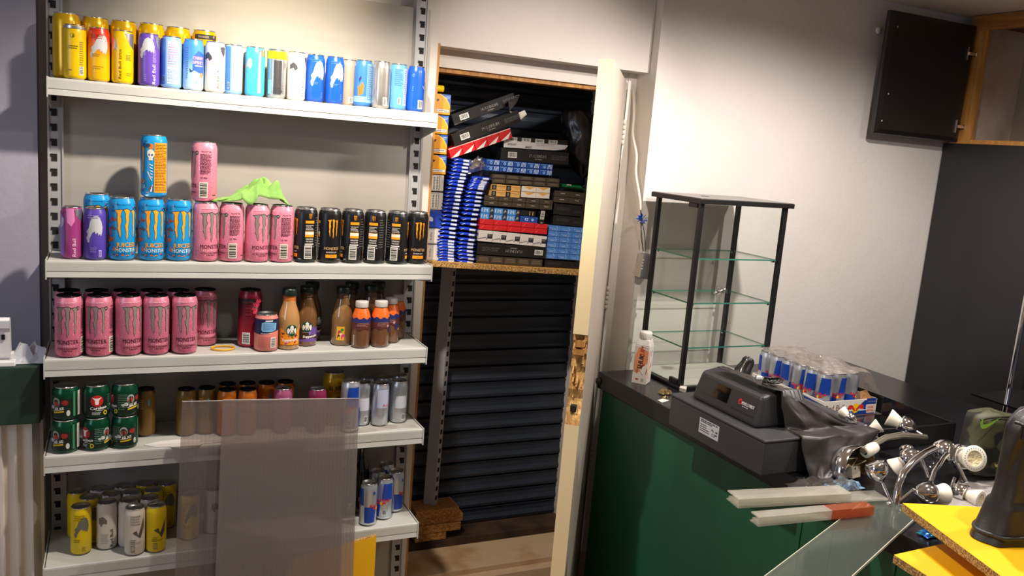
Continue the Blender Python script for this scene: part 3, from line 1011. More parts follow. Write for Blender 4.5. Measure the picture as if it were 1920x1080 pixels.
def row(s, items, group, dz=0):
    for it in items:
        key, px, py, dy, yaw, lab = it
        x, y, z = at_shelf(s, px, py, DS[s] + dy)
        PEND.append([x, y, CT[key]['r'], s, round(z + dz, 4), key, yaw, lab, group, 'can'])


def settle():
    """nudge neighbours apart so that nothing cuts into anything, then place everything"""
    for _ in range(120):
        for i, a in enumerate(PEND):
            for b in PEND[:i]:
                if a[4] != b[4]:
                    continue
                dx, dy = a[0] - b[0], a[1] - b[1]
                d = math.hypot(dx, dy) + 1e-9
                m = a[2] + b[2] + .0026
                if d < m:
                    f = (m - d) / 2 / d
                    a[0] += dx * f
                    a[1] += dy * f
                    b[0] -= dx * f
                    b[1] -= dy * f
        for a in PEND:
            edge = a[0] > .78 or a[0] < -.08
            a[1] = min(max(a[1], DS[a[3]] + a[2] + .0025), PY - a[2] - (.020 if edge else .003))
            a[0] = max(a[0], XL[a[3]] + a[2] + .007)
            a[0] = min(a[0], XRR[a[3]] - a[2] - .004)
    for x, y, r, s, z, key, yaw, lab, group, cat in PEND:
        if cat == 'can':
            put_can(key, (x, y, z), yaw, lab, group)
        else:
            d = BT[key]
            t = thing('drinks_bottle', lab, 'bottle', (x, y, z + .0006), (0, 0, yaw), group)
            link('body', d['body'], t)
            link('cap', d['cap'], t)
            link('printed_label', d['print'], t)
            link(d['neck'].name.split('.')[0], d['neck'], t)


A = 'top shelf'
row(1, [
    ('yellow_info', 128, 95, .035, 0, 'yellow slim can with barcode at the left end of the top shelf'),
    ('orange_bull', 178.5, 100, .037, 0, 'slim can fading from yellow to red with silver bull, top shelf'),
    ('yellow_text', 230, 106, .037, 0, 'yellow slim can with upright lettering, left of the purple can on the top shelf'),
    ('purple_text', 276, 111, .036, 0, 'purple slim can with white upright lettering on the top shelf'),
    ('pale_blue_info', 319, 117, .038, 0, 'pale blue slim can with information panel, right of the purple can'),
    ('blue_cherry', 360.5, 121, .04, 0, 'blue slim can with red lettering above a pale blue foot'),
    ('white_text', 400.5, 125, .04, 0, 'cream slim can with dark bull patch, left of the narrow pale blue can'),
    ('pale_blue_info', 436, 131, .064, .25, 'pale blue slim can half hidden behind the cream can on the top shelf'),
    ('orange_plain', 455, 132, .112, 0, 'orange and silver slim can mostly hidden left of the cyan can'),
    ('cyan', 478, 136, .055, 0, 'bright cyan slim can on the top shelf'),
    ('silver_yellow_band', 518.5, 140, .055, 0, 'silver slim can with a bright yellow band round its top'),
    ('white_text', 556, 144, .062, .35, 'cream slim can with upright lettering, right of the yellow banded can'),
    ('blue_bull', 591, 148, .068, 0, 'deep blue slim can with silver bull, left one of the pair'),
    ('blue_bull', 626.5, 151, .062, 0, 'deep blue slim can with silver bull, right one of the pair'),
    ('beige', 657, 162, .112, 0, 'small beige can set back behind the gap on the top shelf'),
    ('blue_orange', 679, 160, .072, 0, 'blue slim can with an orange flame shape on the top shelf'),
    ('silver_plain', 711, 158, .040, 0, 'plain silver slim can with barcode on the top shelf'),
    ('sky_blue_info', 746, 164, .055, 0, 'sky blue slim can with small print, second from the right end of the top shelf'),
    ('blue_barcode', 779, 167, .058, 0, 'deep blue slim can with white barcode at the right end of the top shelf'),
], 'front row of cans on the top shelf')
row(1, [
    ('gold_tall', 138, 60, .098, 0, 'tall gold can behind the leftmost yellow can on the top shelf'),
    ('gold_tall', 180, 65, .100, .5, 'tall gold can behind the yellow and red can on the top shelf'),
    ('gold_tall', 211, 68, .106, 0, 'tall gold can peeping out between the red and the yellow lettered cans'),
    ('gold_tall', 252, 72, .098, .9, 'tall gold can behind the gap left of the purple can'),
    ('gold_tall', 299, 78, .106, 0, 'tall gold can behind the pale blue information can'),
    ('gold_banner', 345, 84, .103, 0, 'tall gold can with a dark banner round its neck on the top shelf'),
], 'tall gold cans at the back of the top shelf')
row(2, [
    ('magenta', 135, 436, .045, 0, 'magenta and lilac slim can at the left end of the second shelf'),
    ('violet_bull', 178.5, 440, .034, 0, 'violet slim can with silver bull on the second shelf'),
    ('mango', 182, 430, .108, 0, 'sky blue tall can with orange claws, half hidden behind the violet can'),
    ('mango', 228.5, 430, .038, .24, 'sky blue tall can with orange claws, left of the three in front'),
    ('mango', 284, 430, .040, .16, 'sky blue tall can with orange claws, the middle one under the stacked can'),
    ('mango', 336, 430, .042, .18, 'sky blue tall can with orange claws next to the pink cans'),
    ('pink', 386.5, 436, .038, .28, 'pink tall can with grey claws beside the blue cans, under the stacked pink can'),
    ('pink', 436, 436, .040, -1.47, 'pink tall can turned to its small print, under the left end of the green cloth'),
    ('pink', 485, 437, .040, .28, 'pink tall can with grey claws under the middle of the green cloth'),
    ('pink', 530.5, 438, .042, -1.42, 'pink tall can turned to its barcode beside the black cans'),
    ('black', 577, 441, .045, -1.40, 'black tall can turned to its barcode, next to the pink cans'),
    ('black', 622, 442, .045, .05, 'black tall can showing orange claws, second of the black row'),
    ('black', 664, 442, .046, -1.60, 'black tall can turned to its barcode, third of the black row'),
    ('black', 706, 443, .046, -2.0, 'black tall can with its barcode facing right, fourth of the black row'),
    ('black', 747, 443, .047, 1.15, 'black tall can with its barcode facing left, fifth of the black row'),
    ('black', 781, 444, .050, -.10, 'black tall can with orange claws at the right end of the second shelf'),
], 'cans on the second shelf')
row(2, [('mango', 289, 310, .078, -1.66, 'sky blue and orange tall can standing on top of the blue cans')], 'cans stacked on top of others', CT['mango']['h'])
row(2, [('pink', 383, 330, .062, -1.62, 'pink tall can with small print standing on top of a pink can')], 'cans stacked on top of others', CT['pink']['h'])
row(3, [
    ('pink_dark_lid', 129, 607, .034, -.18, 'dusty pink can with black lid at the left end of the third shelf'),
    ('pink_dark_lid', 186, 607, .033, -.38, 'dusty pink can with black lid, second from the left in the third shelf front row'),
    ('pink_dark_lid', 241, 606, .034, .32, 'dusty pink can with black lid, middle of the five in front'),
    ('pink_dark_lid', 293, 604, .036, .12, 'dusty pink can with black lid, fourth of the five in front'),
    ('pink_dark_lid', 346, 602, .038, .02, 'dusty pink can with black lid at the right end of the front five'),
    ('pink_dark_lid', 131, 595, .103, 0, 'dusty pink can behind the leftmost front can of the third shelf'),
    ('pink_dark_lid', 182, 595, .103, 0, 'dusty pink can behind the second front can of the third shelf'),
    ('pink_dark_lid', 233, 594, .104, 0, 'dusty pink can behind the middle front can of the third shelf'),
    ('pink_dark_lid', 283, 593, .105, 0, 'dusty pink can behind the fourth front can of the third shelf'),
    ('pink_dark_lid', 333, 592, .106, 0, 'dusty pink can behind the right end of the front five'),
    ('pink_dark_lid', 384, 590, .120, .1, 'shadowed dusty pink can standing apart at the back of the third shelf'),
    ('crimson', 471, 592, .088, 0, 'tall crimson and black can behind the short salmon can'),
    ('salmon_short', 498.5, 622, .036, 0, 'short wide can in navy and salmon at the shelf edge'),
], 'cans on the third shelf')
for k, (key, px, py, lab) in enumerate([('green_side', 123, 813, 'bottom left green can of the six, pale panel at its side'), ('green_apple', 181, 810, 'bottom middle green can of the six'), ('green_mid', 234, 806, 'bottom right green can of the six')]):
    row(4, [(key, px, py, .038 + .002 * k, (-.05, .55, .02)[k], lab)], 'stacked green cans')
for k, (key, px, py, lab) in enumerate([('green_side', 124, 745, 'top left green can of the six, pale panel at its side'), ('green_logo', 181, 742, 'top middle green can of the six with the red round emblem'), ('green_apple', 234, 740, 'top right green can of the six')]):
    row(4, [(key, px, py, .040 + .002 * k, (-.05, .05, .15)[k], lab)], 'stacked green cans', .0892)
row(4, [
    ('olive_slim', 273, 770, .120, 0, 'dim olive can at the back, right of the green cans'),
    ('olive_slim', 349.5, 760, .100, .2, 'olive slim can with dark lid, left one behind the plastic sheet'),
    ('olive_slim', 387, 760, .104, -.2, 'olive slim can with dark lid beside the orange cans'),
    ('orange_slim', 426, 762, .078, 0, 'orange slim can, first of the front orange cans behind the plastic sheet'),
    ('orange_slim', 463, 765, .072, .3, 'orange slim can with a blue mark, second of the front orange cans'),
    ('orange_slim', 427, 752, .132, .1, 'orange slim can at the back behind the first front orange can'),
    ('orange_slim', 464, 752, .132, .2, 'orange slim can at the back behind the second front orange can'),
    ('orange_slim', 497, 752, .128, .1, 'orange slim can with a dark lid left of the rose topped can'),
    ('orange_slim', 534, 752, .130, -.2, 'orange slim can at the back, right end of the orange row'),
    ('rose_slim', 530, 768, .066, 0, 'rose pink slim can with a silver lid above the plastic sheet'),
    ('plum_slim', 594, 772, .046, 0, 'plum red slim can behind the right half of the plastic sheet'),
    ('mustard_tall', 625, 755, .110, -.1, 'tall mustard can with dark lettering at the back of the fourth shelf'),
    ('classic_large', 657, 748, .036, .85, 'large blue and silver can at the edge of the plastic sheet'),
    ('steel', 684, 752, .082, 0, 'silver can right behind the large blue and silver can'),
    ('steel', 687, 745, .138, .3, 'silver can at the very back behind the large blue and silver can'),
    ('steel_text', 707, 757, .072, .0, 'silver can with red letters, foremost of the silver cans'),
    ('steel', 720, 750, .126, .5, 'silver can behind the silver can with red letters'),
    ('steel', 745, 752, .090, .1, 'silver can with a barcode by the right post of the fourth shelf'),
    ('steel', 747, 746, .146, .4, 'silver can at the back by the right post of the fourth shelf'),
], 'cans on the fourth shelf')
row(5, [
    ('classic', 691, 937, .040, -.75, 'blue and silver can foremost at the right end of the bottom shelf'),
    ('classic', 720, 930, .070, .95, 'silver faced can behind the foremost blue and silver can'),
    ('classic', 741, 918, .112, -.45, 'blue and silver can by the right post of the bottom shelf'),
    ('classic', 706, 925, .124, 1.2, 'blue and silver can behind the foremost pair on the bottom shelf'),
    ('classic', 722, 915, .178, 0, 'blue and silver can at the very back of the right group, bottom shelf'),
], 'blue and silver cans on the bottom shelf')
LID5 = [('yellow_bull', 151.6, 948, -.05, 'yellow can with grey bull, foremost left on the bottom shelf'), ('cream_bull', 201.6, 938, -.05, 'cream can with upright lettering, second in front on the bottom shelf'),
        ('cream_tail', 252.8, 950, .1, 'cream can with bull tail print, third in front on the bottom shelf'), ('yellow_tail', 292, 944, .1, 'yellow can at the edge of the plastic sheet on the bottom shelf'),
        ('yellow_tail', 145, 920, 0, 'yellow can behind the foremost yellow one by the left post'), ('yellow_bull', 166.5, 931, .2, 'yellow can squeezed behind the foremost yellow one'),
        ('cream_bull', 189, 916, 0, 'cream can in the back row, left of the middle'), ('cream_bull', 207, 924.5, .3, 'cream can right behind the second front can'), ('cream_tail', 242, 934, .2, 'cream can between the two front cream cans'),
        ('cream_tail', 234.7, 912, 0, 'cream can in the back row of the bottom shelf group'), ('cream_bull', 246, 922, .6, 'cream can in the third row of the bottom shelf group'), ('yellow_tail', 273, 906, 0, 'yellow can in the back row of the bottom shelf group'),
        ('yellow_bull', 287, 917, 0, 'yellow can in the third row beside the plastic sheet'), ('cream_bull', 282.6, 931, .4, 'cream can behind the yellow can at the plastic sheet'), ('yellow_bull', 307, 907.5, 0, 'yellow can at the back, just behind the plastic sheet'),
        ('yellow_bull', 356, 925, 0, 'yellow can blurred behind the narrow strip of the plastic sheet'), ('cream_bull', 402, 915, .4, 'pale can blurred behind the wide plastic sheet')]
L5 = []
for key, px, py, yaw, lab in LID5:
    q = on_z(px, py, ZS[5] + .135)
    L5.append([q.x, min(max(q.y, DS[5] + .034), PY - .032), key, yaw, lab])
for _ in range(200):
    for i in range(len(L5)):
        for k in range(i):
            a, b = L5[i], L5[k]
            dx, dy = a[0] - b[0], a[1] - b[1]
            d = math.hypot(dx, dy) + 1e-9
            if d < .0546:
                s = (.0546 - d) / 2 / d
                a[0] += dx * s
                a[1] += dy * s
                b[0] -= dx * s
                b[1] -= dy * s
    for a in L5:
        a[0] = max(a[0], -.125)
        a[1] = min(max(a[1], DS[5] + .032), PY - (.0285 if a[0] > -.098 else .046))
for x, y, key, yaw, lab in L5:
    put_can(key, (x, y, ZS[5]), yaw, lab, 'yellow and cream cans on the bottom shelf')

# ---------------------------------------------------------------- coffee and milk bottles
M_COFFEE = mat('milky_coffee_in_glass', '#b08450', .12, coat=1)
M_MOCHA = mat('mocha_in_glass', '#6e4c2c', .12, coat=1)
M_CHOC = mat('chocolate_milk_in_plastic', '#6d4a32', .2, coat=.6)
M_DCAP = mat('dark_green_cap', '#10231c', .35)
M_WCAP = mat('pale_cap', '#b8b4ae', .45)
M_GLASSTOP = mat('clear_neck_glass', '#3c2a1c', .06, coat=1)
BT = {}
br, bh = .0315, .178
prof = [(0, .004), (br * .7, .004), (br * .8, 0), (br * .92, .002), (br, .008), (br, .078), (br * .985, .088), (br * .90, .104), (br * .72, .122), (br * .60, .134), (br * .56, .148), (br * .56, .158)]


def coffee(key, liquid, front):
    p = Print(br)
    front(p)
    n = Print(br * .57)
    n.rect('#b8641c' if liquid is M_COFFEE else '#4a3020', -.06, .06, .138, .156)
    n.text('#d8a070', 'cold', .004, .150, .005, .016).text('#d8a070', 'coffee', .004, .143, .005, .018)
    n.rect('#3a2a5a', -.06, .06, .131, .136)
    BT[key] = dict(body=MB().lathe(prof, 32).mesh('body', liquid), cap=MB().lathe([(br * .56, .156), (br * .66, .157), (br * .68, .160), (br * .68, .174), (br * .62, .178), (0, .178)], 28).mesh('cap', M_DCAP), print=p.mesh('printed_label'), neck=n.mesh('neck_label'))


def siren(p, u, v, r):
    p.ell('#0f6a48', u, v, r, r).ell('#123a30', u, v, r * .92, r * .92).ell('#e4e0d4', u, v - r * .05, r * .42, r * .62).ell('#e4e0d4', u - r * .62, v - r * .1, r * .2, r * .5).ell('#e4e0d4', u + r * .62, v - r * .1, r * .2, r * .5)
    p.poly('#f0ece4', [(u - r * .35, v + r * .62), (u - r * .2, v + r * .72), (u, v + r * .95), (u + r * .2, v + r * .72), (u + r * .35, v + r * .62), (u + r * .25, v + r * .5), (u - r * .25, v + r * .5)])
    p.poly('#123a30', [(u - r * .3, v + r * .2), (u - r * .36, v - r * .5), (u - r * .2, v - r * .3)]).poly('#123a30', [(u + r * .3, v + r * .2), (u + r * .2, v - r * .3), (u + r * .36, v - r * .5)]).ell('#123a30', u, v - r * .5, r * .1, r * .25).rect('#9aa498', u - r * .12, u + r * .12, v + r * .02, v + r * .06)


def f1(p):
    p.poly('#e8901c', [(-.03, .014), (.03, .014), (.03, .066), (.018, .058), (.004, .050), (-.012, .050), (-.026, .064), (-.03, .06)])
    rn = random.Random(2)
    for k in range(26):
        p.shape(rn.choice(('#4a2458', '#c850a0', '#3a1a20', '#d8641c', '#2a1a40')), BULL, rn.uniform(-.027, .027), rn.uniform(.018, .05), rn.uniform(.002, .004), rn.uniform(.002, .004), rn.uniform(0, 6))
    siren(p, .004, .059, .0165)
    p.text('#f4f0ea', 'frappuccino', 0, .031, .008, .046, bold=.05, shear=.2, rot=.06).rect('#5a2a20', -.03, .03, .0145, .016)


def f2(p):
    p.rect('#3a2018', -.03, .036, .015, .055).poly('#6a4a9a', [(.0, .036), (.036, .036), (.036, .058), (.022, .056), (.012, .062), (.0, .055)]).poly('#6a4a9a', [(-.03, .015), (.036, .015), (.036, .022), (.0, .026), (-.03, .02)])
    siren(p, -.006, .060, .0165)
    p.text('#f4f0ea', 'frappuccino', .006, .032, .008, .046, bold=.05, shear=.2, rot=.06).rect('#b8a0a0', -.02, .004, .043, .044)


def f3(p):
    p.rect('#e8b01c', -.026, -.002, .018, .060)
    for c, u, v, s in (('#2a8a48', -.010, .048, .006), ('#c02860', -.018, .042, .006), ('#e83a9a', -.007, .030, .007), ('#3a2a20', -.02, .030, .005), ('#f0e8d8', -.012, .036, .004)):
        p.shape(c, BULL, u, v, s, s, .5)


coffee('coffee_orange', M_COFFEE, f1)
coffee('coffee_mocha', M_MOCHA, f2)
coffee('coffee_art', mat('dim_coffee_in_glass', '#8a6840', .12, coat=1), f3)
mr = .0275
mprof = [(0, .003), (mr * .75, .003), (mr * .85, 0), (mr * .97, .003), (mr, .010), (mr, .060), (mr * 1.02, .068), (mr * 1.0, .082), (mr * .90, .098), (mr * .70, .113), (mr * .62, .119), (mr * .6, .124)]


def milk(key, side):
    p = Print(mr * 1.03)
    wav = [(-.09 + k * .0045, .0985 + .003 * math.sin(k * 1.3)) for k in range(41)]
    p.poly('#5a2c28', [(-.09, .062)] + [(-.09 + k * .0045, .058 + .003 * math.sin(k * .9 + 1)) for k in range(41)] + [(.09, .080), (-.09, .080)])
    p.poly('#26306a', [(-.09, .078), (.09, .078)] + [(.09 - k * .0045, .092 + .003 * math.sin((40 - k) * 1.3)) for k in range(41)])
    p.lines('#b08a80', -.016, .022, .066, .076, 3, .3, seed=3).rect('#a88a80', -.014, .02, .0775, .0782)
    if side:
        p.ell('#c89a90', .018, .067, .004, .004).rect('#26306a', .021, .034, .045, .064).ell('#d8983a', .036, .045, .004, .004)
    else:
        p.rect('#d8d4cc', -.029, -.024, .010, .040).lines('#5a2c28', -.0285, -.0245, .012, .038, 7)
    sl = MB().lathe([(mr * 1.0, .086), (mr * .905, .0985), (mr * .72, .1125), (mr * .64, .119)], 30)
    # the orange sleeve ends in a wavy hem
    BT[key] = dict(body=MB().lathe(mprof, 32).mesh('body', M_CHOC), cap=MB().lathe([(mr * .6, .121), (mr * .70, .122), (mr * .71, .124), (mr * .71, .138), (mr * .66, .1405), (0, .1405)], 28).mesh('cap', M_WCAP), print=p.mesh('printed_label'),
                   neck=MB().lathe([(mr * 1.035, .0865), (mr * .935, .100), (mr * .75, .1135), (mr * .665, .1195)], 30).mesh('neck_sleeve', mat('orange_sleeve', '#e0641c', .35)))


milk('milk_front', False)
milk('milk_side', True)


def put_bottle(key, px, py, dy, yaw, lab, grp):
    x, y, z = at_shelf(3, px, py, DS[3] + dy)
    PEND.append([x, y, br if key.startswith('coffee') else mr * 1.04, 3, round(z, 4), key, yaw, lab, grp, 'bottle'])


G = 'coffee bottles on the third shelf'
put_bottle('coffee_orange', 540, 610, .050, 0, 'glass coffee bottle with orange label and round emblem, left group', G)
put_bottle('coffee_mocha', 574, 606, .086, .1, 'glass mocha bottle with purple and brown label', G)
put_bottle('coffee_mocha', 583, 600, .152, .8, 'dark mocha bottle hidden at the back behind the purple labelled one', G)
put_bottle('coffee_art', 644, 606, .078, .1, 'glass coffee bottle with a small coloured picture, left of the milk bottles', G)
put_bottle('coffee_mocha', 662, 600, .148, 1.2, 'coffee bottle with dark cap at the back, left of the middle', G)
put_bottle('coffee_mocha', 690, 600, .116, 1.4, 'coffee bottle with dark cap between the two front milk bottles', G)
put_bottle('coffee_mocha', 709, 598, .164, 2, 'coffee bottle with dark cap furthest back on the right', G)
G = 'chocolate milk bottles on the third shelf'
put_bottle('milk_front', 674, 610, .044, -.1, 'chocolate milk bottle with orange neck, left one in front', G)
put_bottle('milk_side', 713, 610, .046, .0, 'chocolate milk bottle with orange neck, right one in front', G)
put_bottle('milk_side', 731, 604, .094, -.5, 'chocolate milk bottle right behind the front right one', G)
put_bottle('milk_front', 741, 600, .146, -.8, 'chocolate milk bottle at the back by the right post', G)
settle()
# dark glass bottles at the back of the bottom shelf
M_DG = mat('dark_green_bottle_glass', '#11160e', .08, coat=1)
for k, (px, py, dy, lab) in enumerate([(655, 930, .13, 'dark glass bottle at the edge of the plastic sheet on the bottom shelf'), (674, 925, .165, 'dark glass bottle with gold cap behind the blue and silver cans')]):
    x, y, z = at_shelf(5, px, py, DS[5] + dy)
    t = thing('glass_bottle', lab, 'bottle', (x, y, z + .0006), (0, 0, 0), 'dark bottles on the bottom shelf')
    r = .029
    MB().lathe([(0, .004), (r * .8, 0), (r, .006), (r, .12), (r * .9, .138), (r * .5, .165), (r * .42, .18), (r * .42, .232), (r * .48, .234), (r * .48, .240), (0, .240)], 28).obj('body', M_DG, t)
    MB().lathe([(r * .44, .225), (r * .52, .225), (r * .52, .243), (0, .244)], 24).obj('cap', mat('gold_cap', '#a88438', .35, .7), t)
    p = Print(r).rect('#2a2a24', -.03, .03, .03, .09).rect('#b8b4a8', -.01, -.002, .03, .044)
    p.obj('printed_label', t)
# yellow rubber band on the third shelf
q = on_y(418, 650, DS[3] + .055)
mb = MB()
ring = [(.031 * math.cos(2 * PI * k / 36), .024 * math.sin(2 * PI * k / 36)) for k in range(37)]
mb.grid(lambda u, v: (ring[int(u * 36 + .5)][0] * (1 + .06 * math.cos(2 * PI * v)), ring[int(u * 36 + .5)][1] * (1 + .06 * math.cos(2 * PI * v)), .0035 + .003 * math.sin(2 * PI * v)), 36, 8)
o = mb.obj('rubber_band', mat('yellow_rubber', '#d8a010', .5))
o.location = (q.x, q.y, ZS[3])
tag(o, 'yellow rubber band lying on the third shelf', 'rubber band')
# ---------------------------------------------------------------- the forced door
DH, DL = Vector((1.712, 2.742, 0)), Vector((1.262, 2.10, 0))
dw = (DL - DH).length
da = math.atan2((DL - DH).y, (DL - DH).x)
door = thing('wooden_door', 'cream edged wooden door forced open, its edge splintered below the middle', 'door', DH, (0, 0, da))
door['category'] = 'door'
DT = .044
M_DOORF = mat('door_face_paint', '#b3a99b', .5, hex2='#aba092', nscale=4)
M_CREAM = mat('cream_gloss_paint', '#ecd9ae', .4)
M_SPLIT = mat('splintered_pine', '#d6ac6c', .85, hex2='#a87a44', nscale=30, stretch=(3, 3, .5), contrast=(.4, .62), bump=.5, bscale=90)
ztop, zbot, zc0, zc1 = H + .258, .03, H - .535, H - .815
rn = random.Random(11)
edge = [(dw, zbot), (dw, zc1)]
zz = zc1 + .004
for dz, ds in ((.01, .004), (.02, .010), (.012, .022), (.03, .030), (.03, .024), (.02, .032), (.03, .036), (.02, .030), (.02, .038), (.02, .033), (.016, .040), (.012, .034), (.012, .028)):
    zz += dz
    if zz < zc0 - .006:
        edge.append((dw - ds, zz))
edge += [(dw - .03, zc0 - .003), (dw, zc0), (dw, ztop)]
out = [(0, zbot)] + edge + [(0, ztop)]
mb = MB()
n = len(out)
vs = [(s, 0, z) for s, z in out] + [(s, -DT, z) for s, z in out]     # local -y is the hidden face after turning
mb.v = vs
mb.f = [tuple(range(n)), tuple(range(2 * n - 1, n - 1, -1))]
mb.m = [0, 0]
for i in range(n):
    k = (i + 1) % n
    mb.f.append((i, n + i, n + k, k))
    s0, s1 = out[i], out[k]
    mb.m.append(2 if (s0[0] < dw - .001 and s1[0] <= dw and s0[0] > .1 and 0 < i < n - 1 and min(s0[1], s1[1]) > zc1 - .01 and max(s0[1], s1[1]) < zc0 + .001) or (s1[0] < dw - .001 and s1[0] > .1) else 1 if s0[0] >= dw - .001 and s1[0] >= dw - .001 else 0)
mb.sm = [False] * len(mb.f)
leaf = mb.obj('door_leaf', [M_DOORF, M_CREAM, M_SPLIT], door)
# torn splinters and the empty lock slot
for k in range(16):
    z = rn.uniform(zc1, zc0 - .05)
    s = dw - .045 + rn.uniform(0, .008)
    y = rn.uniform(-DT + .004, -.004)
    l = rn.uniform(.02, .06)
    MB().prism([(s, y - .002, z), (s + .02, y - .002, z + l * .3), (s + .012, y - .001, z + l), (s, y - .002, z + l * .8)], (0, .004, 0)).obj('splinter', M_SPLIT, leaf)
MB().box(dw - .032, dw - .004, -.032, -.014, H - .775, H - .757).obj('lock_slot', M_DARK, leaf)
MB().box(dw - .052, dw - .006, -.036, -.008, H - .575, H - .555).box(dw - .052, dw - .010, -.040, -.006, H - .60, H - .582).obj('split_ply', M_WOOD, leaf)
M_HINGE = mat('painted_hinge', '#d2c8b8', .45)
for zc in (H + .08, H - .55, H - 1.2):
    h = MB().box(-.030, -.002, .001, .004, zc - .045, zc + .045).obj('hinge', M_HINGE, door)
    for k in range(5):
        MB().lathe([(0, 0), (.0055, 0), (.0055, .0165), (0, .0165)], 10, M=Matrix.Translation((.001, .004, zc - .045 + k * .018))).obj('knuckle', M_HINGE, h)

# ---------------------------------------------------------------- the shelf in the doorway and the tobacco goods on it
M_CHIPTOP = mat('chipboard_face', '#cf9f48', .75, hex2='#b88638', nscale=60, bump=.15, bscale=120)
TH = .045                                  # the board droops to the right
b0 = on_y(806, 491, 2.70)
bs = thing('chipboard_shelf', 'bare chipboard shelf wedged across the doorway, stacked with cartons', 'shelf', (.937, 2.70, b0.z + .004), (0, TH, 0))
MB().box(0, .676, 0, .325, -.018, 0).obj('board', M_CHIPTOP, bs)
MB().box(0, .676, -.002, 0, -.018, 0).obj('raw_edge', M_CHIPEDGE, bs)
FILM = .75


def slab(px0, py0, px1, py1, pyt, y, d, name, label, cat, group=None):
    """a box-like thing whose lower front edge runs between two pixels at depth y"""
    a, b = on_y(px0, py0, y), on_y(px1, py1, y)
    w = (b - a).length
    th = -math.atan2(b.z - a.z, b.x - a.x)
    bt_ = b0.z + .0046 - (a.x - .937) * math.tan(TH)
    if a.z < bt_ + .012:
        a.z, th = bt_, TH
    c = on_y(px0, pyt, y)
    t = thing(name, label, cat, a, (0, th, 0), group)
    return t, w - .0012, abs(c.z - a.z) / math.cos(th) * 1.0 - .0008


def packs(px0, py0, px1, py1, pyt, y, d, label, nx, nz, m, fn=None, group='shrink-wrapped blocks of cigarette packs'):
    t, w, h = slab(px0, py0, px1, py1, pyt, y, d, 'pack_bundle', label, 'pack bundle', group)
    pw, ph = w / nx, h / nz
    me = MB().box(.0006, pw - .0006, 0, d, .0005, ph - .0005).mesh('pack', m)
    pr = None
    if fn:
        p = Print()
        fn(p, pw, ph)
        pr = p.mesh('printed_face')
    for j in range(nz):
        for i in range(nx):
            o = link('pack', me, t, (i * pw, rn.uniform(0, .0012), j * ph), bevel=.0011, seg=2)
            if pr:
                link('printed_face', pr, o)
    return t


M_BLKCARD = mat('black_gloss_card', '#111214', .22, coat=.6)


def carton(px0, py0, px1, py1, pyt, y, d, label, flip=False, bar=True, text=True):
    t, w, h = slab(px0, py0, px1, py1, pyt, y, d, 'cigarette_carton', label, 'carton', 'black cigarette cartons')
    o = MB().box(0, w, 0, d, 0, h).obj('box', M_BLKCARD, t, bevel=.0015)
    p = Print()
    L = .29
    s = -1 if flip else 1
    r = PI if flip else 0

    def q(u):
        return (L - u) if flip else u
    if bar:
        p.barcode(q(.045), h * .48 if not flip else h * .5, .034, h * .46)
    if text:
        p.text('#d8d4cc', 'PLATINUM', q(.145), h * (.52 if not flip else .46), h * .26, .066, rot=r, bold=.015).text('#a8a49c', '· SEVEN ·', q(.148), h * (.26 if not flip else .72), h * .09, .036, rot=r)
    p.lines('#6a6a6c', *(sorted((q(.20), q(.27)))), h * .3, h * .7, 4, .22, seed=2)
    if w < .16:                                    # partly hidden carton: keep only what fits on its face
        p = Print()
        p.lines('#5a5a5c', .012, .07, h * .4, h * .75, 4, .2, seed=4).text('#b8b4ac', 'PLAT', w - .03, h * .45, h * .22, .034, bold=.01)
    p.obj('printed_label', o)
    return t, o, w, h


def brown(p, w, h):
    p.rect('#7a6e58', w * .10, w * .90, h * .34, h * .40).rect('#5a5040', w * .16, w * .84, h * .42, h * .74).rect('#8a7e68', w * .2, w * .8, h * .74, h * .78)


def brown2(p, w, h):
    p.rect('#b8b0a0', w * .38, w * .68, h * .50, h * .60)


def bluedrum(p, w, h):
    p.rect('#7aa8e0', w * .04, w * .5, h * .74, h * .84).ell('#8ec4f0', w * .34, h * .42, h * .24, h * .24).ell('#2a64c0', w * .34, h * .42, h * .14, h * .14)
    for k in range(4):
        p.poly('#c4dcf4', [(w * (.56 + k * .1), h * .12), (w * (.60 + k * .1), h * .12), (w * (.66 + k * .09), h * .86), (w * (.61 + k * .09), h * .86)])


def lm(p, w, h):
    p.rect('#3f8ee0', w * .02, w * .66, h * .04, h * .96).rect('#2a2c30', w * .66, w * .98, h * .04, h * .96).text('#f0f4f8', 'LM', w * .30, h * .5, h * .62, w * .44, bold=.05)
    p.shape('#9a9a98', BULL, w * .82, h * .5, w * .1, h * .3)


def tan(p, w, h):
    p.rect('#1c1a18', w * .0, w * .32, h * .1, h * .9).ell('#6a6a6a', w * .16, h * .5, w * .08, h * .3).lines('#a87830', w * .4, w * .95, h * .6, h * .8, 1).rect('#8a5a20', w * .6, w * .84, h * .45, h * .5)


def chev(p, w, h):
    p.poly('#d8a048', [(w * .1, h * .92), (w * .5, h * .42), (w * .9, h * .92)]).rect('#e0b468', w * .08, w * .92, h * .84, h * .94).rect('#c8c0b8', 0, w, h * .03, h * .1)


def redp(p, w, h):
    p.poly('#e84a50', [(w * .1, h * .2), (w * .3, h * .8), (w * .34, h * .78), (w * .14, h * .18)]).poly('#b01420', [(w * .5, h * .1), (w * .9, h * .3), (w * .9, h * .34), (w * .5, h * .14)])


def whitep(p, w, h):
    p.rect('#2c2c2c', w * .62, w * .98, h * .30, h * .72).lines('#8a8884', w * .68, w * .92, h * .5, h * .68, 2).poly('#3a3a38', [(w * .0, h * .22), (w * .55, h * .42), (w * .56, h * .36), (w * .0, h * .16)]).poly('#9a9a96', [(w * .02, h * .3), (w * .5, h * .48), (w * .5, h * .46), (w * .02, h * .28)]).rect('#5a5a58', w * .55, w * .62, h * .2, h * .32)


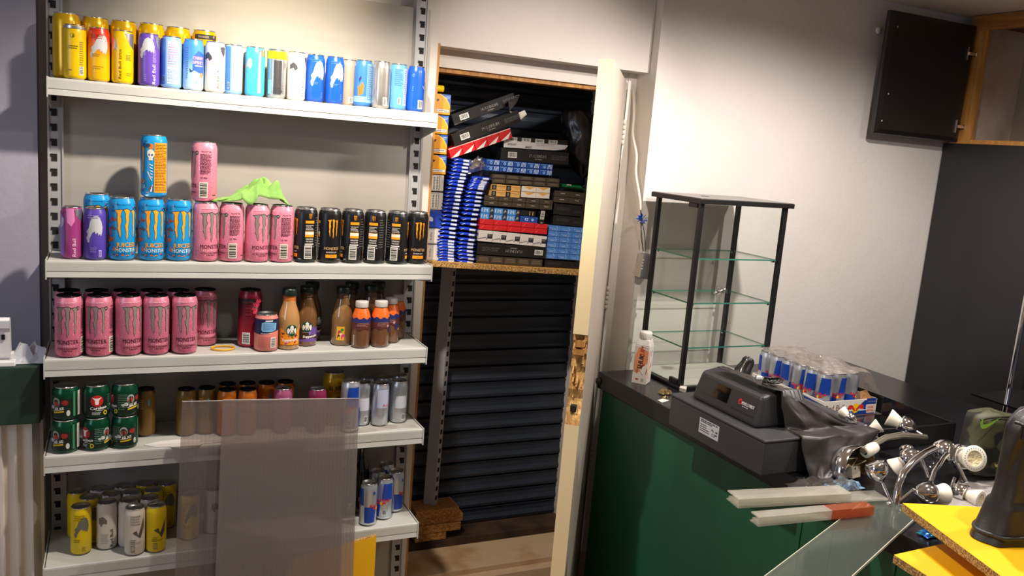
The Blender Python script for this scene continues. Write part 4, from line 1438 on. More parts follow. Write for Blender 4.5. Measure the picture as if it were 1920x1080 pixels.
def redchev(p, w, h):
    p.poly('#ece4dc', [(w * .02, h * .04), (w * .62, h * .04), (w * .98, h * .62)]).rect('#ece4dc', 0, w, h * .9, h * .97)


def bluew(p, w, h):
    p.rect('#7aa8de', w * .06, w * .64, h * .50, h * .56).poly('#86b2e4', [(w * .62, h * .05), (w * .66, h * .05), (w * .76, h * .5), (w * .62, h * .95), (w * .58, h * .95), (w * .71, h * .5)]).rect('#c8d8ec', w * .24, w * .58, h * .28, h * .34)


M_BRN = mat('dark_brown_card', '#3f362b', .3, coat=.7)
M_BLU = mat('strong_blue_card', '#1a4aa0', .25, coat=.7)
M_LBL = mat('blue_film_pack', '#4a80cc', .2, coat=.8)
Y = 2.72
packs(892, 500, 1017, 506, 478, Y, .09, 'row of dark brown packs at the foot of the middle pile', 5, 1, M_BRN, brown)
carton(893, 476.5, 1023, 485, 454.5, Y + .004, .10, 'black cigarette carton lying upside down under the white and red packs', flip=True)
packs(896, 452, 1024, 464, 430, Y + .002, .09, 'white packs with black marks below the red packs', 5, 1, mat('white_gloss_card', '#d8d4d0', .25, coat=.7), whitep)
packs(898, 430, 1026, 440, 409, Y, .09, 'bright red packs in two rows above the white packs', 5, 2, mat('red_gloss_card', '#d01824', .22, coat=.8), redp)
packs(900, 410, 974, 416, 387, Y + .004, .09, 'sky blue packs with white letters on the red packs', 3, 2, M_LBL, lm)
t, w, h = slab(975, 416, 1008, 419, 404, Y + .004, .06, 'cigarette_pack', 'small blue pack lying right of the lettered sky blue packs', 'pack')
o = MB().box(0, w, 0, .06, 0, h).obj('box', M_BLU, t, bevel=.001)
Print().text('#e8ecf4', 'KS', w * .35, h * .5, h * .4).ell('#8ec4f0', w * .7, h * .5, h * .22, h * .22).obj('printed_label', o)
t, w, h = slab(975, 403, 1004, 406, 393, Y + .006, .06, 'cigarette_pack', 'dark striped pack lying on the small blue pack', 'pack')
o = MB().box(0, w, 0, .06, 0, h).obj('box', M_BLKCARD, t, bevel=.001)
Print().rect('#c8a850', w * .6, w * .64, h * .1, h * .9).rect('#c8a850', w * .8, w * .84, h * .1, h * .9).obj('printed_label', o)
t, w, h = slab(1010, 420, 1020, 421, 392, Y + .000, .03, 'cigarette_pack', 'narrow black pack standing upright with a white barcode', 'pack')
o = MB().box(0, w, 0, .03, 0, h).obj('box', M_BLKCARD, t, bevel=.001)
Print().barcode(w * .5, h * .62, w * .76, h * .56, vert=False).text('#e0e0e0', 'AB', w * .5, h * .1, h * .1).obj('printed_label', o)
packs(907, 385, 1036, 394, 365, Y + .002, .09, 'dark brown packs in two rows below the tan packs', 5, 2, M_BRN, brown2)
packs(921, 368, 975, 372, 344, Y + .004, .09, 'tan packs with black ends between the brown rows', 2, 2, mat('tan_card', '#d8a860', .35, coat=.4), tan)
packs(978, 370, 1031, 373, 348, Y + .004, .09, 'white packs with tan chevrons beside the tan packs', 2, 2, mat('ivory_card', '#dcd4c8', .35, coat=.4), chev)
packs(922, 343, 1049, 352, 325, Y + .002, .09, 'olive brown packs in two rows below the blue packs', 5, 2, M_BRN, brown)
packs(911, 320, 1036, 330, 297, Y, .09, 'deep blue packs in two rows below the upper black carton', 5, 2, M_BLU, bluedrum)
carton(938, 300, 1066, 309, 276, Y + .006, .10, 'black cigarette carton lying flat below the white wrapper')
# white wrapper with barcodes
t, w, h = slab(944, 276, 1064, 284, 254, Y + .008, .09, 'wrapped_carton', 'white and black wrapped carton with a row of barcodes, top of the middle pile', 'carton')
o = MB().box(0, w, 0, .08, 0, h).obj('box', M_BLKCARD, t, bevel=.002)
p = Print().poly('#d4d4d6', [(0, 0), (w * .55, 0), (w * .8, h * .02), (w * .96, h * .18), (w, h * .45), (w, h * .55), (0, h * .62)])
for k in range(4):
    p.barcode(w * (.13 + .21 * k), h * .76, w * .14, h * .32)
p.text('#202022', 'CHW', w * .38, h * .14, h * .2, w * .10, bold=.06, rot=PI, layer=62).lines('#4a4a4c', w * .06, w * .2, h * .2, h * .4, 2, .5).lines('#a8989a', w * .5, w * .8, h * .3, h * .55, 4, .3).rect('#bcb4b6', w * .62, w * .625, 0, h * .55)
p.obj('printed_label', o)
# right-hand pile
packs(1022, 484.5, 1090, 489, 421, Y + .010, .09, 'shiny mid blue packs in six rows, right-hand pile', 3, 6, M_LBL, bluew)
carton(1020, 505, 1090, 510, 487, Y + .012, .09, 'black carton under the shiny mid blue packs')
carton(1036, 420.5, 1096, 426, 402.5, Y + .014, .09, 'black carton resting on the shiny mid blue packs')
carton(1037, 401.5, 1096, 407, 380.5, Y + .016, .09, 'black carton below the right-hand brown packs')
packs(1038, 379, 1095, 384, 356, Y + .014, .09, 'dark brown packs above the right-hand black cartons', 2, 2, M_BRN, brown2)
# green pouch
t, w, h = slab(1048, 353, 1098, 358, 343, Y + .02, .05, 'tobacco_pouch', 'green tobacco pouch lying on the right-hand brown packs', 'pouch')
mb = MB().grid(lambda u, v: (w * u, .05 * (.5 - .5 * math.cos(2 * PI * v)) if v < 2 else 0, h * (.5 + .5 * math.sin(2 * PI * v)) * (1 if .08 < u < .92 else .35) + h * .12 * noise(u * 6, v * 3)), 14, 10)
o = mb.obj('pouch', mat('green_foil', '#126a3c', .25, coat=.5), t)
Print().barcode(w * .38, h * .7, w * .16, h * .5).obj('printed_label', t, (0, .004, 0))
# the two tilted cartons and the red strip at the upper left
ta, oa, wa, ha = carton(852, 236, 969, 194, 215, Y + .062, .075, 'black carton tilted steeply, upper one of the leaning pair')
tb, ob, wb, hb = carton(853, 274, 978, 228, 252, Y - .010, .065, 'black carton tilted steeply, lower one of the leaning pair')
MB().prism([(wb, .01, hb * .1), (wb + .03, .004, hb * .4), (wb + .026, .004, hb * .8), (wb, .01, hb * .75)], (0, .001, 0)).obj('end_flap', mat('white_card', '#d4d0c8', .6), tb)
MB().prism([(wb - .01, .05, hb), (wb + .024, .045, hb * 1.5), (wb + .040, .04, hb * 2.0), (wb - .004, .05, hb * 1.8)], (0, .001, 0)).obj('end_flap', M_BLKCARD, tb)
t = packs(846, 298, 962, 258, 279, Y - .004, .05, 'red packs with white chevrons leaning under the tilted cartons', 5, 1, mat('red_gloss_card', '#d01824', .2), redchev)
M_FILM = clear('cellophane', tr=.72, rough=.12, bump=.6, bscale=60)
o = crumple(.075, .045, .05, 12, 8, mat('silver_foil', '#b8b4b0', .22, .8, bump=.4, bscale=90), 'foil_wrapper')
o.location = on_y(890, 312, Y + .03)
o.rotation_euler = (.9, -.3, 0)
tag(o, 'crumpled silver foil wrapper between the blue pouches and the red strip', 'wrapper')
o = crumple(.05, .05, .07, 12, 18, M_FILM, 'cellophane_wrap')
o.location = on_y(905, 336, Y + .04)
tag(o, 'loose clear cellophane bulging beside the blue packs', 'wrapper')
# left column of boxed pouches
M_AMB = mat('amber_card', '#eea012', .35, coat=.3)
for k, (x1, yt, yb) in enumerate([(843.5, 174, 213), (839.5, 214.5, 250), (837.5, 251, 288), (835.5, 289.5, 326)]):
    a, b, c = on_y(812, yb, Y + .006), on_y(x1, yb, Y + .006), on_y(812, yt, Y + .006)
    t = thing('tobacco_carton', 'amber and blue carton, ' + ('topmost', 'second from the top', 'third from the top', 'lowest')[k] + ' of the four at the door jamb', 'carton', (.937, Y + .006, a.z), (0, 0, 0), 'amber cartons by the door jamb')
    w, h = b.x - .937, c.z - a.z - .001
    o = MB().box(0, w, 0, .09, 0, h).obj('box', M_AMB, t, bevel=.001)
    p = Print().poly('#2f62b0', [(w * .55, h), (w * .80, h * .84), (w * .96, h * .55), (w, h * .4), (w, h)]).poly('#e8c878', [(w * .50, h), (w * .54, h), (w * .80, h * .82), (w, h * .38), (w, h * .35), (w * .78, h * .78)]).lines('#b8d0f0', w * .78, w * .96, h * .76, h * .92, 2, .4)
    p.poly('#26221e', [(w * .02, h * .66), (w * .44, h * .62), (w * .5, h * .74), (w * .04, h * .80)]).text('#e8dcc0', 'LEAF', w * .24, h * .705, h * .07, w * .34, rot=-.05, bold=.04, layer=60)
    p.rect('#26221e', w * .06, w * .97, h * .10, h * .27).rect('#e8e4dc', w * .08, w * .95, h * .115, h * .255).lines('#5a564e', w * .12, w * .9, h * .15, h * .22, 1, .5)
    p.obj('printed_label', o)
o = MB().lathe([(0, 0), (.011, 0), (.011, .056), (0, .056)], 14, M=Matrix.Rotation(PI / 2, 4, 'Y')).obj('yellow_pouch', mat('yellow_pouch', '#e0c410', .35))
o.location = (.94, Y + .03, on_y(825, 172, Y).z + .012)
tag(o, 'small yellow pouch on top of the amber cartons', 'pouch')
M_WBOX = mat('white_box_card', '#c8c6c2', .35, coat=.5)
for k, (x1, yt, yb, blue) in enumerate([(831, 327, 358, 0), (829, 360, 393, 0), (827, 394, 427, 1), (824, 428, 457, 0), (822, 458.5, 488, 0)]):
    a, b, c = on_y(812, yb, Y + .006), on_y(x1, yb, Y + .006), on_y(812, yt, Y + .006)
    w, h = b.x - .937, c.z - a.z - .001
    lab = ('white printed carton under the amber ones', 'white printed carton on the blue one', 'blue carton between the white ones at the door jamb', 'white carton just below the blue one', 'white carton lowest at the door jamb')[k]
    t = thing('tobacco_carton', lab, 'carton', (.937, Y + .006, a.z), (0, 0, 0), 'white and blue cartons by the door jamb')
    o = MB().box(0, w, 0, .09, 0, h).obj('box', mat('royal_blue_card', '#1c40a8', .3, coat=.5) if blue else M_WBOX, t, bevel=.001)
    p = Print()
    if blue:
        p.shape('#c8d0e8', BULL, w * .4, h * .45, w * .2, h * .2)
    elif k < 2:
        p.rect('#6a6864', w * .12, w * .8, h * .06, h * .94).rect('#dcdad4', w * .15, w * .77, h * .08, h * .92)
        for j in range(4):
            p.lines('#5a5854', w * (.2 + .15 * j), w * (.28 + .15 * j), h * .12, h * .88, 8, .6, seed=j)
    else:
        p.rect('#dcdad6', w * .3, w * .8, h * .08, h * .92).text('#3a3834', 'kills', w * .55, h * .5, h * .10, h * .5, rot=PI / 2, bold=.03).lines('#8a8278', w * .05, w * .2, h * .1, h * .9, 6, .6)
    p.obj('printed_label', o)
# leaning stacks of blue tobacco pouches
M_POUCH = mat('blue_pouch_foil', '#1c3fc4', .16, coat=1, bump=.35, bscale=70)
pw, pd, ph = .070, .055, .0126


def pouch_fn(u, v):
    a = 2 * PI * v
    x = (u - .5) * pw
    e = 1 - abs(2 * u - 1) ** 6
    s = math.sin(a)
    c = math.cos(a)
    return (x, pd * .5 * (1 - (abs(c) ** .6) * (1 if c > 0 else -1)), ph * .5 * (1 + .95 * (abs(s) ** .8) * (1 if s > 0 else -1) * (.25 + .75 * e)) + .0012 * noise(u * 5, v * 4, 3))


mb = MB().grid(pouch_fn, 10, 14)
mp = mb.mesh('pouch_body', M_POUCH)
p = Print().rect('#9aa6d0', .003, .026, ph * .18, ph * .80).rect('#dfe4f0', .005, .025, ph * .36, ph * .66).poly('#e0e6f8', [(-.03, ph * .2), (-.018, ph * .6), (-.015, ph * .55), (-.027, ph * .2)])
pp = p.mesh('printed_label')
mseal = MB().prism([(-pw * .5 - .006, .010, ph * .4), (-pw * .5 + .003, .006, ph * .35), (-pw * .5 + .003, .04, ph * .35), (-pw * .5 - .005, .036, ph * .45)], (0, 0, .001)).mesh('clear_seal', M_FILM)


ORD = ['lowest', 'second', 'third', 'fourth', 'fifth', 'sixth', 'seventh', 'eighth', 'ninth', 'tenth', 'eleventh', 'twelfth', 'thirteenth', 'fourteenth', 'fifteenth', 'sixteenth', 'seventeenth', 'eighteenth', 'nineteenth', 'twentieth', 'twenty-first', 'twenty-second', 'twenty-third', 'twenty-fourth', 'twenty-fifth', 'twenty-sixth', 'twenty-seventh', 'twenty-eighth', 'topmost']


def pouch_stack(path, n, gid, where):
    for k in range(n):
        f = k / (n - 1) * (len(path) - 1)
        i = min(int(f), len(path) - 2)
        f -= i
        px = path[i][0] * (1 - f) + path[i + 1][0] * f
        py = path[i][1] * (1 - f) + path[i + 1][1] * f
        q = on_y(px + rn.uniform(-1, 1), py, Y - .004)
        t = thing('tobacco_pouch', ORD[k] + where, 'pouch', (q.x, Y - .004 + rn.uniform(0, .006), q.z), (rn.uniform(-.05, .05), TH + rn.uniform(-.05, .05), rn.uniform(-.12, .12)), gid)
        link('pouch_body', mp, t)
        link('printed_label', pp, t, (0, -.0006, 0))
        link('clear_seal', mseal, t)


pouch_stack([(838, 493), (838, 455), (846, 400), (856, 350), (868, 304)], 29, 'blue pouches, left leaning stack', ' blue foil pouch from the bottom of the taller left stack')
pouch_stack([(875, 495), (875, 455), (884, 400), (894, 355), (904, 338)], 24, 'blue pouches, right leaning stack', ' blue foil pouch from the bottom of the shorter right stack')
# black bin bag hanging full on the right
M_BAG = mat('black_bin_bag', '#0e0e0f', .34, coat=.25, bump=.55, bscale=11, spec=.7)
c = on_y(1082, 272, 2.83)


def bag_fn(u, v):
    a = 2 * PI * u
    z = v
    r = (math.sin(PI * min(1, .12 + .88 * (1 - v) ** .8)) ** .6 if v < .98 else .05)
    r = max(.03, r) * (1 - .25 * v)
    w = 1 + .16 * noise(math.cos(a) * 1.6, math.sin(a) * 1.6 + 3, v * 3.5) + .09 * noise(math.cos(a) * 5, math.sin(a) * 5, v * 7)
    x = .098 * r * w * math.cos(a) - .060 * v ** 2
    y = .085 * r * w * math.sin(a)
    return (x, y, .255 * z - .125 + .012 * noise(math.cos(a) * 3, math.sin(a) * 3, 8))


o = MB().grid(bag_fn, 56, 40).obj('bin_bag', M_BAG)
o.location = (c.x + .055, 2.855, c.z + .005)
tag(o, 'full black plastic bag slumped on the right of the shelf behind the door edge', 'plastic bag')

# ---------------------------------------------------------------- the spare post on its chipboard blocks
M_BLK2 = mat('old_chipboard', '#c89450', .85, hex2='#986630', nscale=120, ndetail=3, contrast=(.4, .62), bump=.5, bscale=180)
zb = H - 1.575
for k, (x0, x1, y0, y1) in enumerate([(770, 838, 2.938, 3.038), (762, 864, 2.936, 3.036), (768, 868, 2.944, 3.04), (768, 858, 2.934, 3.036)]):
    a, b = on_y(x0 + 10, 980, 2.94).x, on_y(x1, 980, 2.94).x
    t = MB().box(max(a, .94), b, y0, y1, 0, .0335)
    t = t.obj('chipboard_offcut', M_BLK2, None, (0, 0, zb + .0338 * k), bevel=.003)
    tag(t, ('bottom', 'second', 'third', 'top')[k] + ' chipboard offcut of the pile carrying the loose post', 'offcut', 'chipboard offcuts under the post')
zt = zb + .0338 * 4
q = on_y(813, 948, 2.965)
pt = thing('spare_post', 'loose grey slotted post standing on chipboard offcuts and propping the shelf', 'post', (q.x, 2.965, zt + .001), (0, .0, 0))
L = b0.z - .045 - zt
u = Vector((-math.cos(.72), math.sin(.72), 0)) * .74
v = Vector((.8, .6, 0))
a0, a1, a2, a3 = Vector((0, 0, 0)), u * .060, u * .060 + v * .026, v * .026
mb = MB()
f4 = [a0, a1, a2, a3]
lean = Vector((.012, 0, 0))
mb.hexa([f4[1], f4[0], f4[3], f4[2]], [f4[1] + lean + Vector((0, 0, L - .02)), f4[0] + lean + Vector((0, 0, L)), f4[3] + lean + Vector((0, 0, L - .004)), f4[2] + lean + Vector((0, 0, L - .024))])
po = mb.obj('hollow_section', M_POST, pt)
k = 0
nrm = Vector((v.y, -v.x, 0))
while .02 + .0395 * k < L - .03:
    z = .02 + .0395 * k
    b = v * .006 + lean * (z / L) + Vector((0, 0, z))
    e = v * .013
    mb = MB().hexa([b + nrm * .0008, b + e + nrm * .0008, b + e - nrm * .002, b - nrm * .002], [b + nrm * .0008 + Vector((0, 0, .019)), b + e + nrm * .0008 + Vector((0, 0, .019)), b + e - nrm * .002 + Vector((0, 0, .019)), b - nrm * .002 + Vector((0, 0, .019))])
    mb.obj('slot', M_DARK, po)
    k += 1

# ---------------------------------------------------------------- cable and adapter on the side reveal
pth = [on_x(px, py, XS - .012) for px, py in ((1184, 149), (1188, 175), (1189, 215), (1187, 252), (1193, 290), (1192, 325), (1199, 370), (1201.5, 398))]
cb = thing('hanging_cable', 'white cable hanging from the recess corner with bared wires and a blue tie', 'cable', pth[0])
sm = []
for i in range(len(pth) - 1):
    for k in range(5):
        f = k / 5
        p0 = pth[max(i - 1, 0)]
        p1, p2, p3 = pth[i], pth[i + 1], pth[min(i + 2, len(pth) - 1)]
        sm.append(.5 * ((2 * p1) + (p2 - p0) * f + (2 * p0 - 5 * p1 + 4 * p2 - p3) * f * f + (3 * p1 - p0 - 3 * p2 + p3) * f ** 3) - pth[0])
MB().tube(sm, .0058, 8).obj('sheath', mat('cable_sheath', '#c9bfb2', .45), cb)
e0 = sm[-1]
ad = on_y(1208, 472, 2.59)
for k in (-1, 1):
    a = e0
    b = Vector(ad) - pth[0] + Vector((k * .004, 0, .002))
    MB().tube([a, a + (b - a) * .3 + Vector((k * .002, 0, 0)), a + (b - a) * .65 + Vector((k * .006, 0, 0)), b], .0016, 6).obj('bare_wire', M_BLACK, cb)
tie = e0 + (Vector(ad) - pth[0] - e0) * .22
mb = MB()
for a in range(9):
    w = a * 2 * PI / 9 + .3
    d = Vector((math.cos(w) * .028, -.004, math.sin(w) * .020 + .004))
    mb.prism([tie + Vector((0, 0, -.003)), tie + d * .6 + Vector((.004, -.002, .003)), tie + d, tie + d * .6 + Vector((-.004, -.002, -.003))], (0, .0008, 0))
mb.obj('blue_tie', mat('blue_tape', '#1c4ab0', .4), cb)
ap = thing('power_adapter', 'grey plastic adapter box hanging on the wall edge beside the glass cabinet', 'adapter', on_y(1206, 522, 2.592), (0, .10, -.05))
MB().box(-.026, .026, -.02, .02, 0, .092).obj('shell', mat('grey_plastic', '#77787c', .4), ap, bevel=.006, seg=3)
MB().box(-.030, -.0235, -.016, .018, .004, .090).obj('backplate', mat('pale_plastic', '#b8b0a4', .5), ap)
for k in range(4):
    MB().box(-.0275, -.0235, -.0205, -.016, .034 + k * .011, .039 + k * .011).obj('vent', M_WP, ap)
MB().prism([(.004, -.0204, .016), (.009, -.0204, .016), (.006, -.0204, .008)], (0, -.0005, 0)).obj('embossed_mark', M_BLACK, ap)
# ---------------------------------------------------------------- counter
CZ = H - .785
M_CTOP = mat('black_worktop_laminate', '#121214', .22, hex2='#17161a', nscale=9, bump=.02, bscale=200)
M_GREEN = mat('green_gloss_paint', '#1f5940', .36, hex2='#1a4d36', nscale=3, stretch=(1, 1, .4), bump=.12, bscale=18)
ct = thing('shop_counter', 'dark green painted counter with a thick black worktop', 'counter', (1.59, 1.5, 0))
MB().box(.002, 1.2, -1.2, 1.052, CZ - .062, CZ).obj('worktop', M_CTOP, ct, bevel=.004)
gp = MB().box(.022, .045, -1.18, 1.04, .0, CZ - .063).obj('front_panel', M_GREEN, ct)
for y in (-.08, .02, -.27):
    MB().box(.0185, .0225, y, y + .016, .02, CZ - .064).obj('cover_strip', M_GREEN, gp, bevel=.001)
MB().box(.045, 1.15, 1.01, 1.04, 0, CZ - .063).obj('end_panel', M_GREEN, ct)
MB().lathe([(0, -.004), (.012, -.004), (.012, .028), (0, .028)], 14, M=Matrix.Translation((-.002, 1.040, CZ - .034)) @ Matrix.Rotation(PI / 2, 4, 'Y')).obj('edge_roll', M_BLACK, ct)

# ---------------------------------------------------------------- glass display cabinet
M_GLASS = clear('clear_glass', '#fdfefd', tr=.985, rough=.02)
M_GEDGE = mat('green_glass_edge', '#2f7a68', .15, coat=.5)
M_FRAME = mat('black_frame', '#131313', .38)
x0, x1, y0, y1, zt = 1.765, 2.145, 2.292, 2.555, H - .1425
gc = thing('glass_cabinet', 'small black framed glass display cabinet standing on the counter', 'display cabinet', (x0, y0, CZ + .0005))
W_, D_, HT = x1 - x0, y1 - y0, zt - CZ
MB().box(-.010, W_ + .010, -.010, D_ + .010, 0, .011).obj('base', M_FRAME, gc, bevel=.002)
MB().box(.004, W_ - .004, .004, D_ - .004, .011, .013).obj('floor_plate', mat('pale_base_board', '#b8b8ae', .4), gc)
MB().box(-.014, W_ + .014, -.014, D_ + .014, HT, HT + .017).obj('top', M_FRAME, gc, bevel=.002)
MB().box(-.010, W_ + .010, -.010, D_ + .010, HT + .017, HT + .0185).lathe([(0, .0186), (.016, .0186), (.016, .019), (0, .0192)], 18, M=Matrix.Translation((W_ * .30, D_ * .5, HT)), m=1).obj('top_plate', [mat('smoked_top_plate', '#6a6660', .25), M_DARK], gc)
for i, (x, y) in enumerate(((.0, 0), (W_ - .016, 0), (0, D_ - .016), (W_ - .016, D_ - .016))):
    MB().box(x, x + .016, y, y + .016, .011, HT).obj('post', M_FRAME, gc, bevel=.0015)
MB().box(.016, W_ - .016, .006, .0095, .013, HT).obj('front_pane', M_GLASS, gc)
MB().box(.016, W_ - .016, D_ - .0095, D_ - .006, .013, HT).obj('rear_pane', M_GLASS, gc)
MB().box(.006, .0095, .016, D_ - .016, .013, HT).obj('left_pane', M_GLASS, gc)
MB().box(W_ - .0095, W_ - .006, .016, D_ - .016, .013, HT).obj('right_pane', M_GLASS, gc)
for z in (H - .330, H - .485, H - .642):
    z -= CZ
    mb = MB().box(.011, W_ - .011, .011, D_ - .011, z - .0025, z + .0025)
    mb.m = [0, 0, 1, 1, 1, 1]
    g = mb.obj('glass_shelf', [M_GLASS, M_GEDGE], gc)
    for x, y in ((.02, .014), (W_ - .028, .014), (.016, D_ - .03), (W_ - .028, D_ - .03)):
        MB().box(x, x + .010, y, y + .010, z - .008, z - .0026).obj('shelf_peg', M_CHROME, g)
for z in (HT - .016, .013):
    MB().box(-.002, .012, .018, .066, z, z + .016).obj('door_hinge', M_FRAME, gc, bevel=.002)
lk = MB().box(-.012, .012, -.003, .004, -.016, .016)
lk = lk.obj('lock', M_CHROME, gc, on_y(1347, 545, y0 + .004) - Vector((x0, y0, CZ)), bevel=.002)
for a, l, r in (((-.0, 0, 0), .02, .008), ((.018, 0, .004), .012, .006), ((-.016, 0, -.006), .012, .005)):
    MB().lathe([(0, 0), (r, 0), (r, l), (r * .6, l + .002), (0, l + .002)], 14, M=Matrix.Translation(a) @ Matrix.Rotation(PI / 2, 4, 'X')).obj('bolt', M_CHROME, lk)
MB().box(-.002, .002, -.002, .002, -.034, -.014).obj('key', M_CHROME, lk)

# ---------------------------------------------------------------- milkshake carton
p0, p1 = on_z(1185, 717, CZ), on_z(1210, 722, CZ)
dd = (p1 - p0)
ya = math.atan2(dd.y, dd.x)
s = .052
sk = thing('milkshake_carton', 'white and orange milkshake carton standing at the counter corner', 'carton', (p0 + dd * .5) + Vector((-math.sin(ya) * s / 2, math.cos(ya) * s / 2, .0006)), (0, 0, ya))
M_WC = mat('white_carton', '#d9d4cc', .4)
h = s / 2
mb = MB().hexa([(-h, -h, 0), (h, -h, 0), (h, h, 0), (-h, h, 0)], [(-h, -h, .135), (h, -h, .135), (h, h, .135), (-h, h, .135)])
mb.hexa([(-h, -h, .135), (h, -h, .135), (h, h, .135), (-h, h, .135)], [(-.02, -.02, .157), (.02, -.02, .157), (.02, .02, .157), (-.02, .02, .157)])
mb.obj('body', M_WC, sk, bevel=.002)
cp = MB().lathe([(.0195, .156), (.0215, .158), (.0215, .180), (.0195, .183), (0, .183)], 28).obj('screw_cap', mat('white_cap', '#dfdad2', .4), sk)
for k in range(24):
    MB().box(-.0007, .0007, -.0222, -.0212, .160, .178, M=Matrix.Rotation(2 * PI * k / 24, 4, 'Z')).obj('grip_rib', MATS['white_cap'], cp)
p = Print().poly('#e89a70', [(-.020, .012), (.022, .05), (.024, .118), (-.012, .130), (-.024, .09), (-.022, .04)]).poly('#f0e8dc', [(-.026, .0), (.026, .0), (.026, .03), (.0, .045), (-.01, .035), (-.026, .04)]).ell('#a83828', .012, .052, .013, .02).poly('#f4ece0', [(-.002, .05), (.02, .075), (.025, .07), (.018, .03), (.006, .036)])
p.text('#1c1412', 'SHUK', -.001, .079, .017, .052, rot=PI / 2 - .12, bold=.07).text('#c03820', 'UP!', .002, .118, .016, .030, rot=PI / 2 - .12, bold=.07)
p.text('#3a2a24', '180', -.012, .044, .008, .016, rot=PI / 2).rect('#a86a3a', -.014, -.004, .012, .018).rect('#c83028', -.012, -.008, .014, .016).lines('#8a7a70', .006, .016, .008, .02, 4)
p.obj('printed_label', sk, (0, -h, 0))
Print().text('#4a2a20', 'MS', .004, .11, .012, .02, rot=PI / 2).rect('#e89a70', -.022, -.012, .02, .12).poly('#c85a3a', [(-.01, .05), (.014, .06), (.01, .08)]).obj('side_label', sk, (h, 0, 0), (0, 0, PI / 2))
# scraps by the cabinet
t = crumple(.045, .03, .022, 9, 22, mat('crumpled_foil', '#b09a6a', .25, .8), 'foil_scrap')
t.location = on_z(1248, 738, CZ) + Vector((0, 0, .0006))
tag(t, 'crumpled gold and silver foil scrap between the carton and the till', 'scrap')
for k, (px, py, r, lab) in enumerate([(1243, 752, .3, 'torn white paper scrap half under the till'), (1281, 733, .8, 'folded white paper corner between cabinet and till')]):
    q = on_z(px, py, CZ)
    t = MB().prism([(-.02, -.012, 0), (.022, -.008, 0), (.016, .014, 0), (-.012, .012, 0)], (0, 0, .0015 if k == 0 else .012)).obj('paper_scrap', mat('white_paper', '#d8cfc4', .7), None, (q.x, q.y, CZ + .0006), (0, 0, r))
    tag(t, lab, 'paper')

# ---------------------------------------------------------------- the till
M_TILL = mat('charcoal_plastic', '#353538', .42, bump=.05, bscale=300)
M_TILL2 = mat('charcoal_plastic_dark', '#2b2b2e', .36, bump=.05, bscale=300)
tx, ty0, ty1 = 1.497, 1.571, 1.980
tl = thing('cash_register', 'charcoal cash register with its drawer overhanging the counter edge', 'cash register', (tx, ty0, CZ + .0006))
MB().box(0, .40, 0, ty1 - ty0, 0, .088).obj('cash_drawer', M_TILL, tl, bevel=.004)
MB().box(-.003, .403, -.003, ty1 - ty0 + .003, .0885, .0965).obj('drawer_lid', M_TILL, tl, bevel=.003)
mb = MB().hexa([(.034, .078, .0968), (.150, .078, .0968), (.150, .362, .0968), (.034, .362, .0968)], [(.056, .088, .182), (.132, .088, .196), (.132, .352, .196), (.056, .352, .182)])
hd = mb.obj('printer_housing', M_TILL2, tl, bevel=.011, seg=3)
MB().box(.152, .385, .06, .38, .0968, .106).obj('keyboard_deck', M_TILL2, tl, bevel=.004)
# print on the sloping face: its own little frame
sl = Matrix.Rotation(-PI / 2, 4, 'Z')
ang = math.atan2(.022, .0852)
fr = bpy.data.objects.new('fascia', MB().box(.032, .152, -.0012, 0, .030, .072).mesh('display_window', mat('display_glass', '#06080c', .06, coat=1)))
COL.objects.link(fr)
fr.name = 'display_window'
fr.parent = hd
fr.location = (.034, .362, .0968)
fr.rotation_euler = (-ang, 0, -PI / 2)
p = Print().text('#e8e8e8', 'PIXELS FIRST', .232, .050, .0085, .050, bold=.03).lines('#b8b8b8', .212, .236, .0395, .043, 1).ell('#b8202c', .199, .051, .0072, .0085).ell('#26262a', .200, .050, .0034, .0042)
o = link('logo_print', p.mesh('logo_print'), hd, (.0333, .362, .0968), (-ang, 0, -PI / 2))
o = link('paper_slot', MB().box(.172, .262, -.0012, .0004, .024, .0275).mesh('paper_slot', M_DARK), hd, (.034, .362, .0968), (-ang, 0, -PI / 2))
# rating plate on the drawer front
p = Print()
q0 = on_x(1312, 788, tx)
q1 = on_x(1345, 833, tx)
u0, u1 = ty1 - q0.y, ty1 - q1.y
v1, v0 = q0.z - CZ, q1.z - CZ
v0, v1 = .028, .071
p.rect('#b4b8bc', u0, u1, v0, v1)
w, hh = u1 - u0, v1 - v0
p.lines('#2e3034', u0 + w * .06, u0 + w * .94, v0 + hh * .74, v0 + hh * .96, 2, .6, seed=3).lines('#3a3c40', u0 + w * .06, u0 + w * .56, v0 + hh * .12, v0 + hh * .66, 4, .4, seed=6)
p.text('#2a2c30', 'CE', u0 + w * .76, v0 + hh * .24, hh * .2, w * .18, layer=60).text('#2a2c30', 'Pb', u0 + w * .70, v0 + hh * .52, hh * .16, w * .12, layer=60).lines('#3a3c40', u0 + w * .84, u0 + w * .95, v0 + hh * .2, v0 + hh * .6, 2, .5)
p.obj('rating_plate', tl, (0, ty1 - ty0, 0), (0, 0, -PI / 2))
# loose black sheet over the till and down onto the counter
M_SHEET = mat('black_bag_plastic', '#2b2726', .44, bump=.25, bscale=9)


LB = [(-.6, 1.572, 1.880, -.5825), (-.2, 1.570, 1.780, -.5825), (0, 1.570, 1.700, -.583), (.2, 1.585, 1.655, -.588), (.32, 1.600, 1.640, -.630), (.5, 1.612, 1.628, -.683), (.62, 1.612, 1.566, -.682), (.75, 1.607, 1.556, -.720), (1, 1.622, 1.530, -.7805)]
RB_ = [(-.6, 1.598, 1.865, -.5825), (-.2, 1.612, 1.760, -.5825), (0, 1.630, 1.665, -.586), (.2, 1.720, 1.610, -.634), (.45, 1.825, 1.600, -.672), (.65, 1.875, 1.562, -.683), (.85, 1.790, 1.545, -.742), (1, 1.670, 1.518, -.779)]


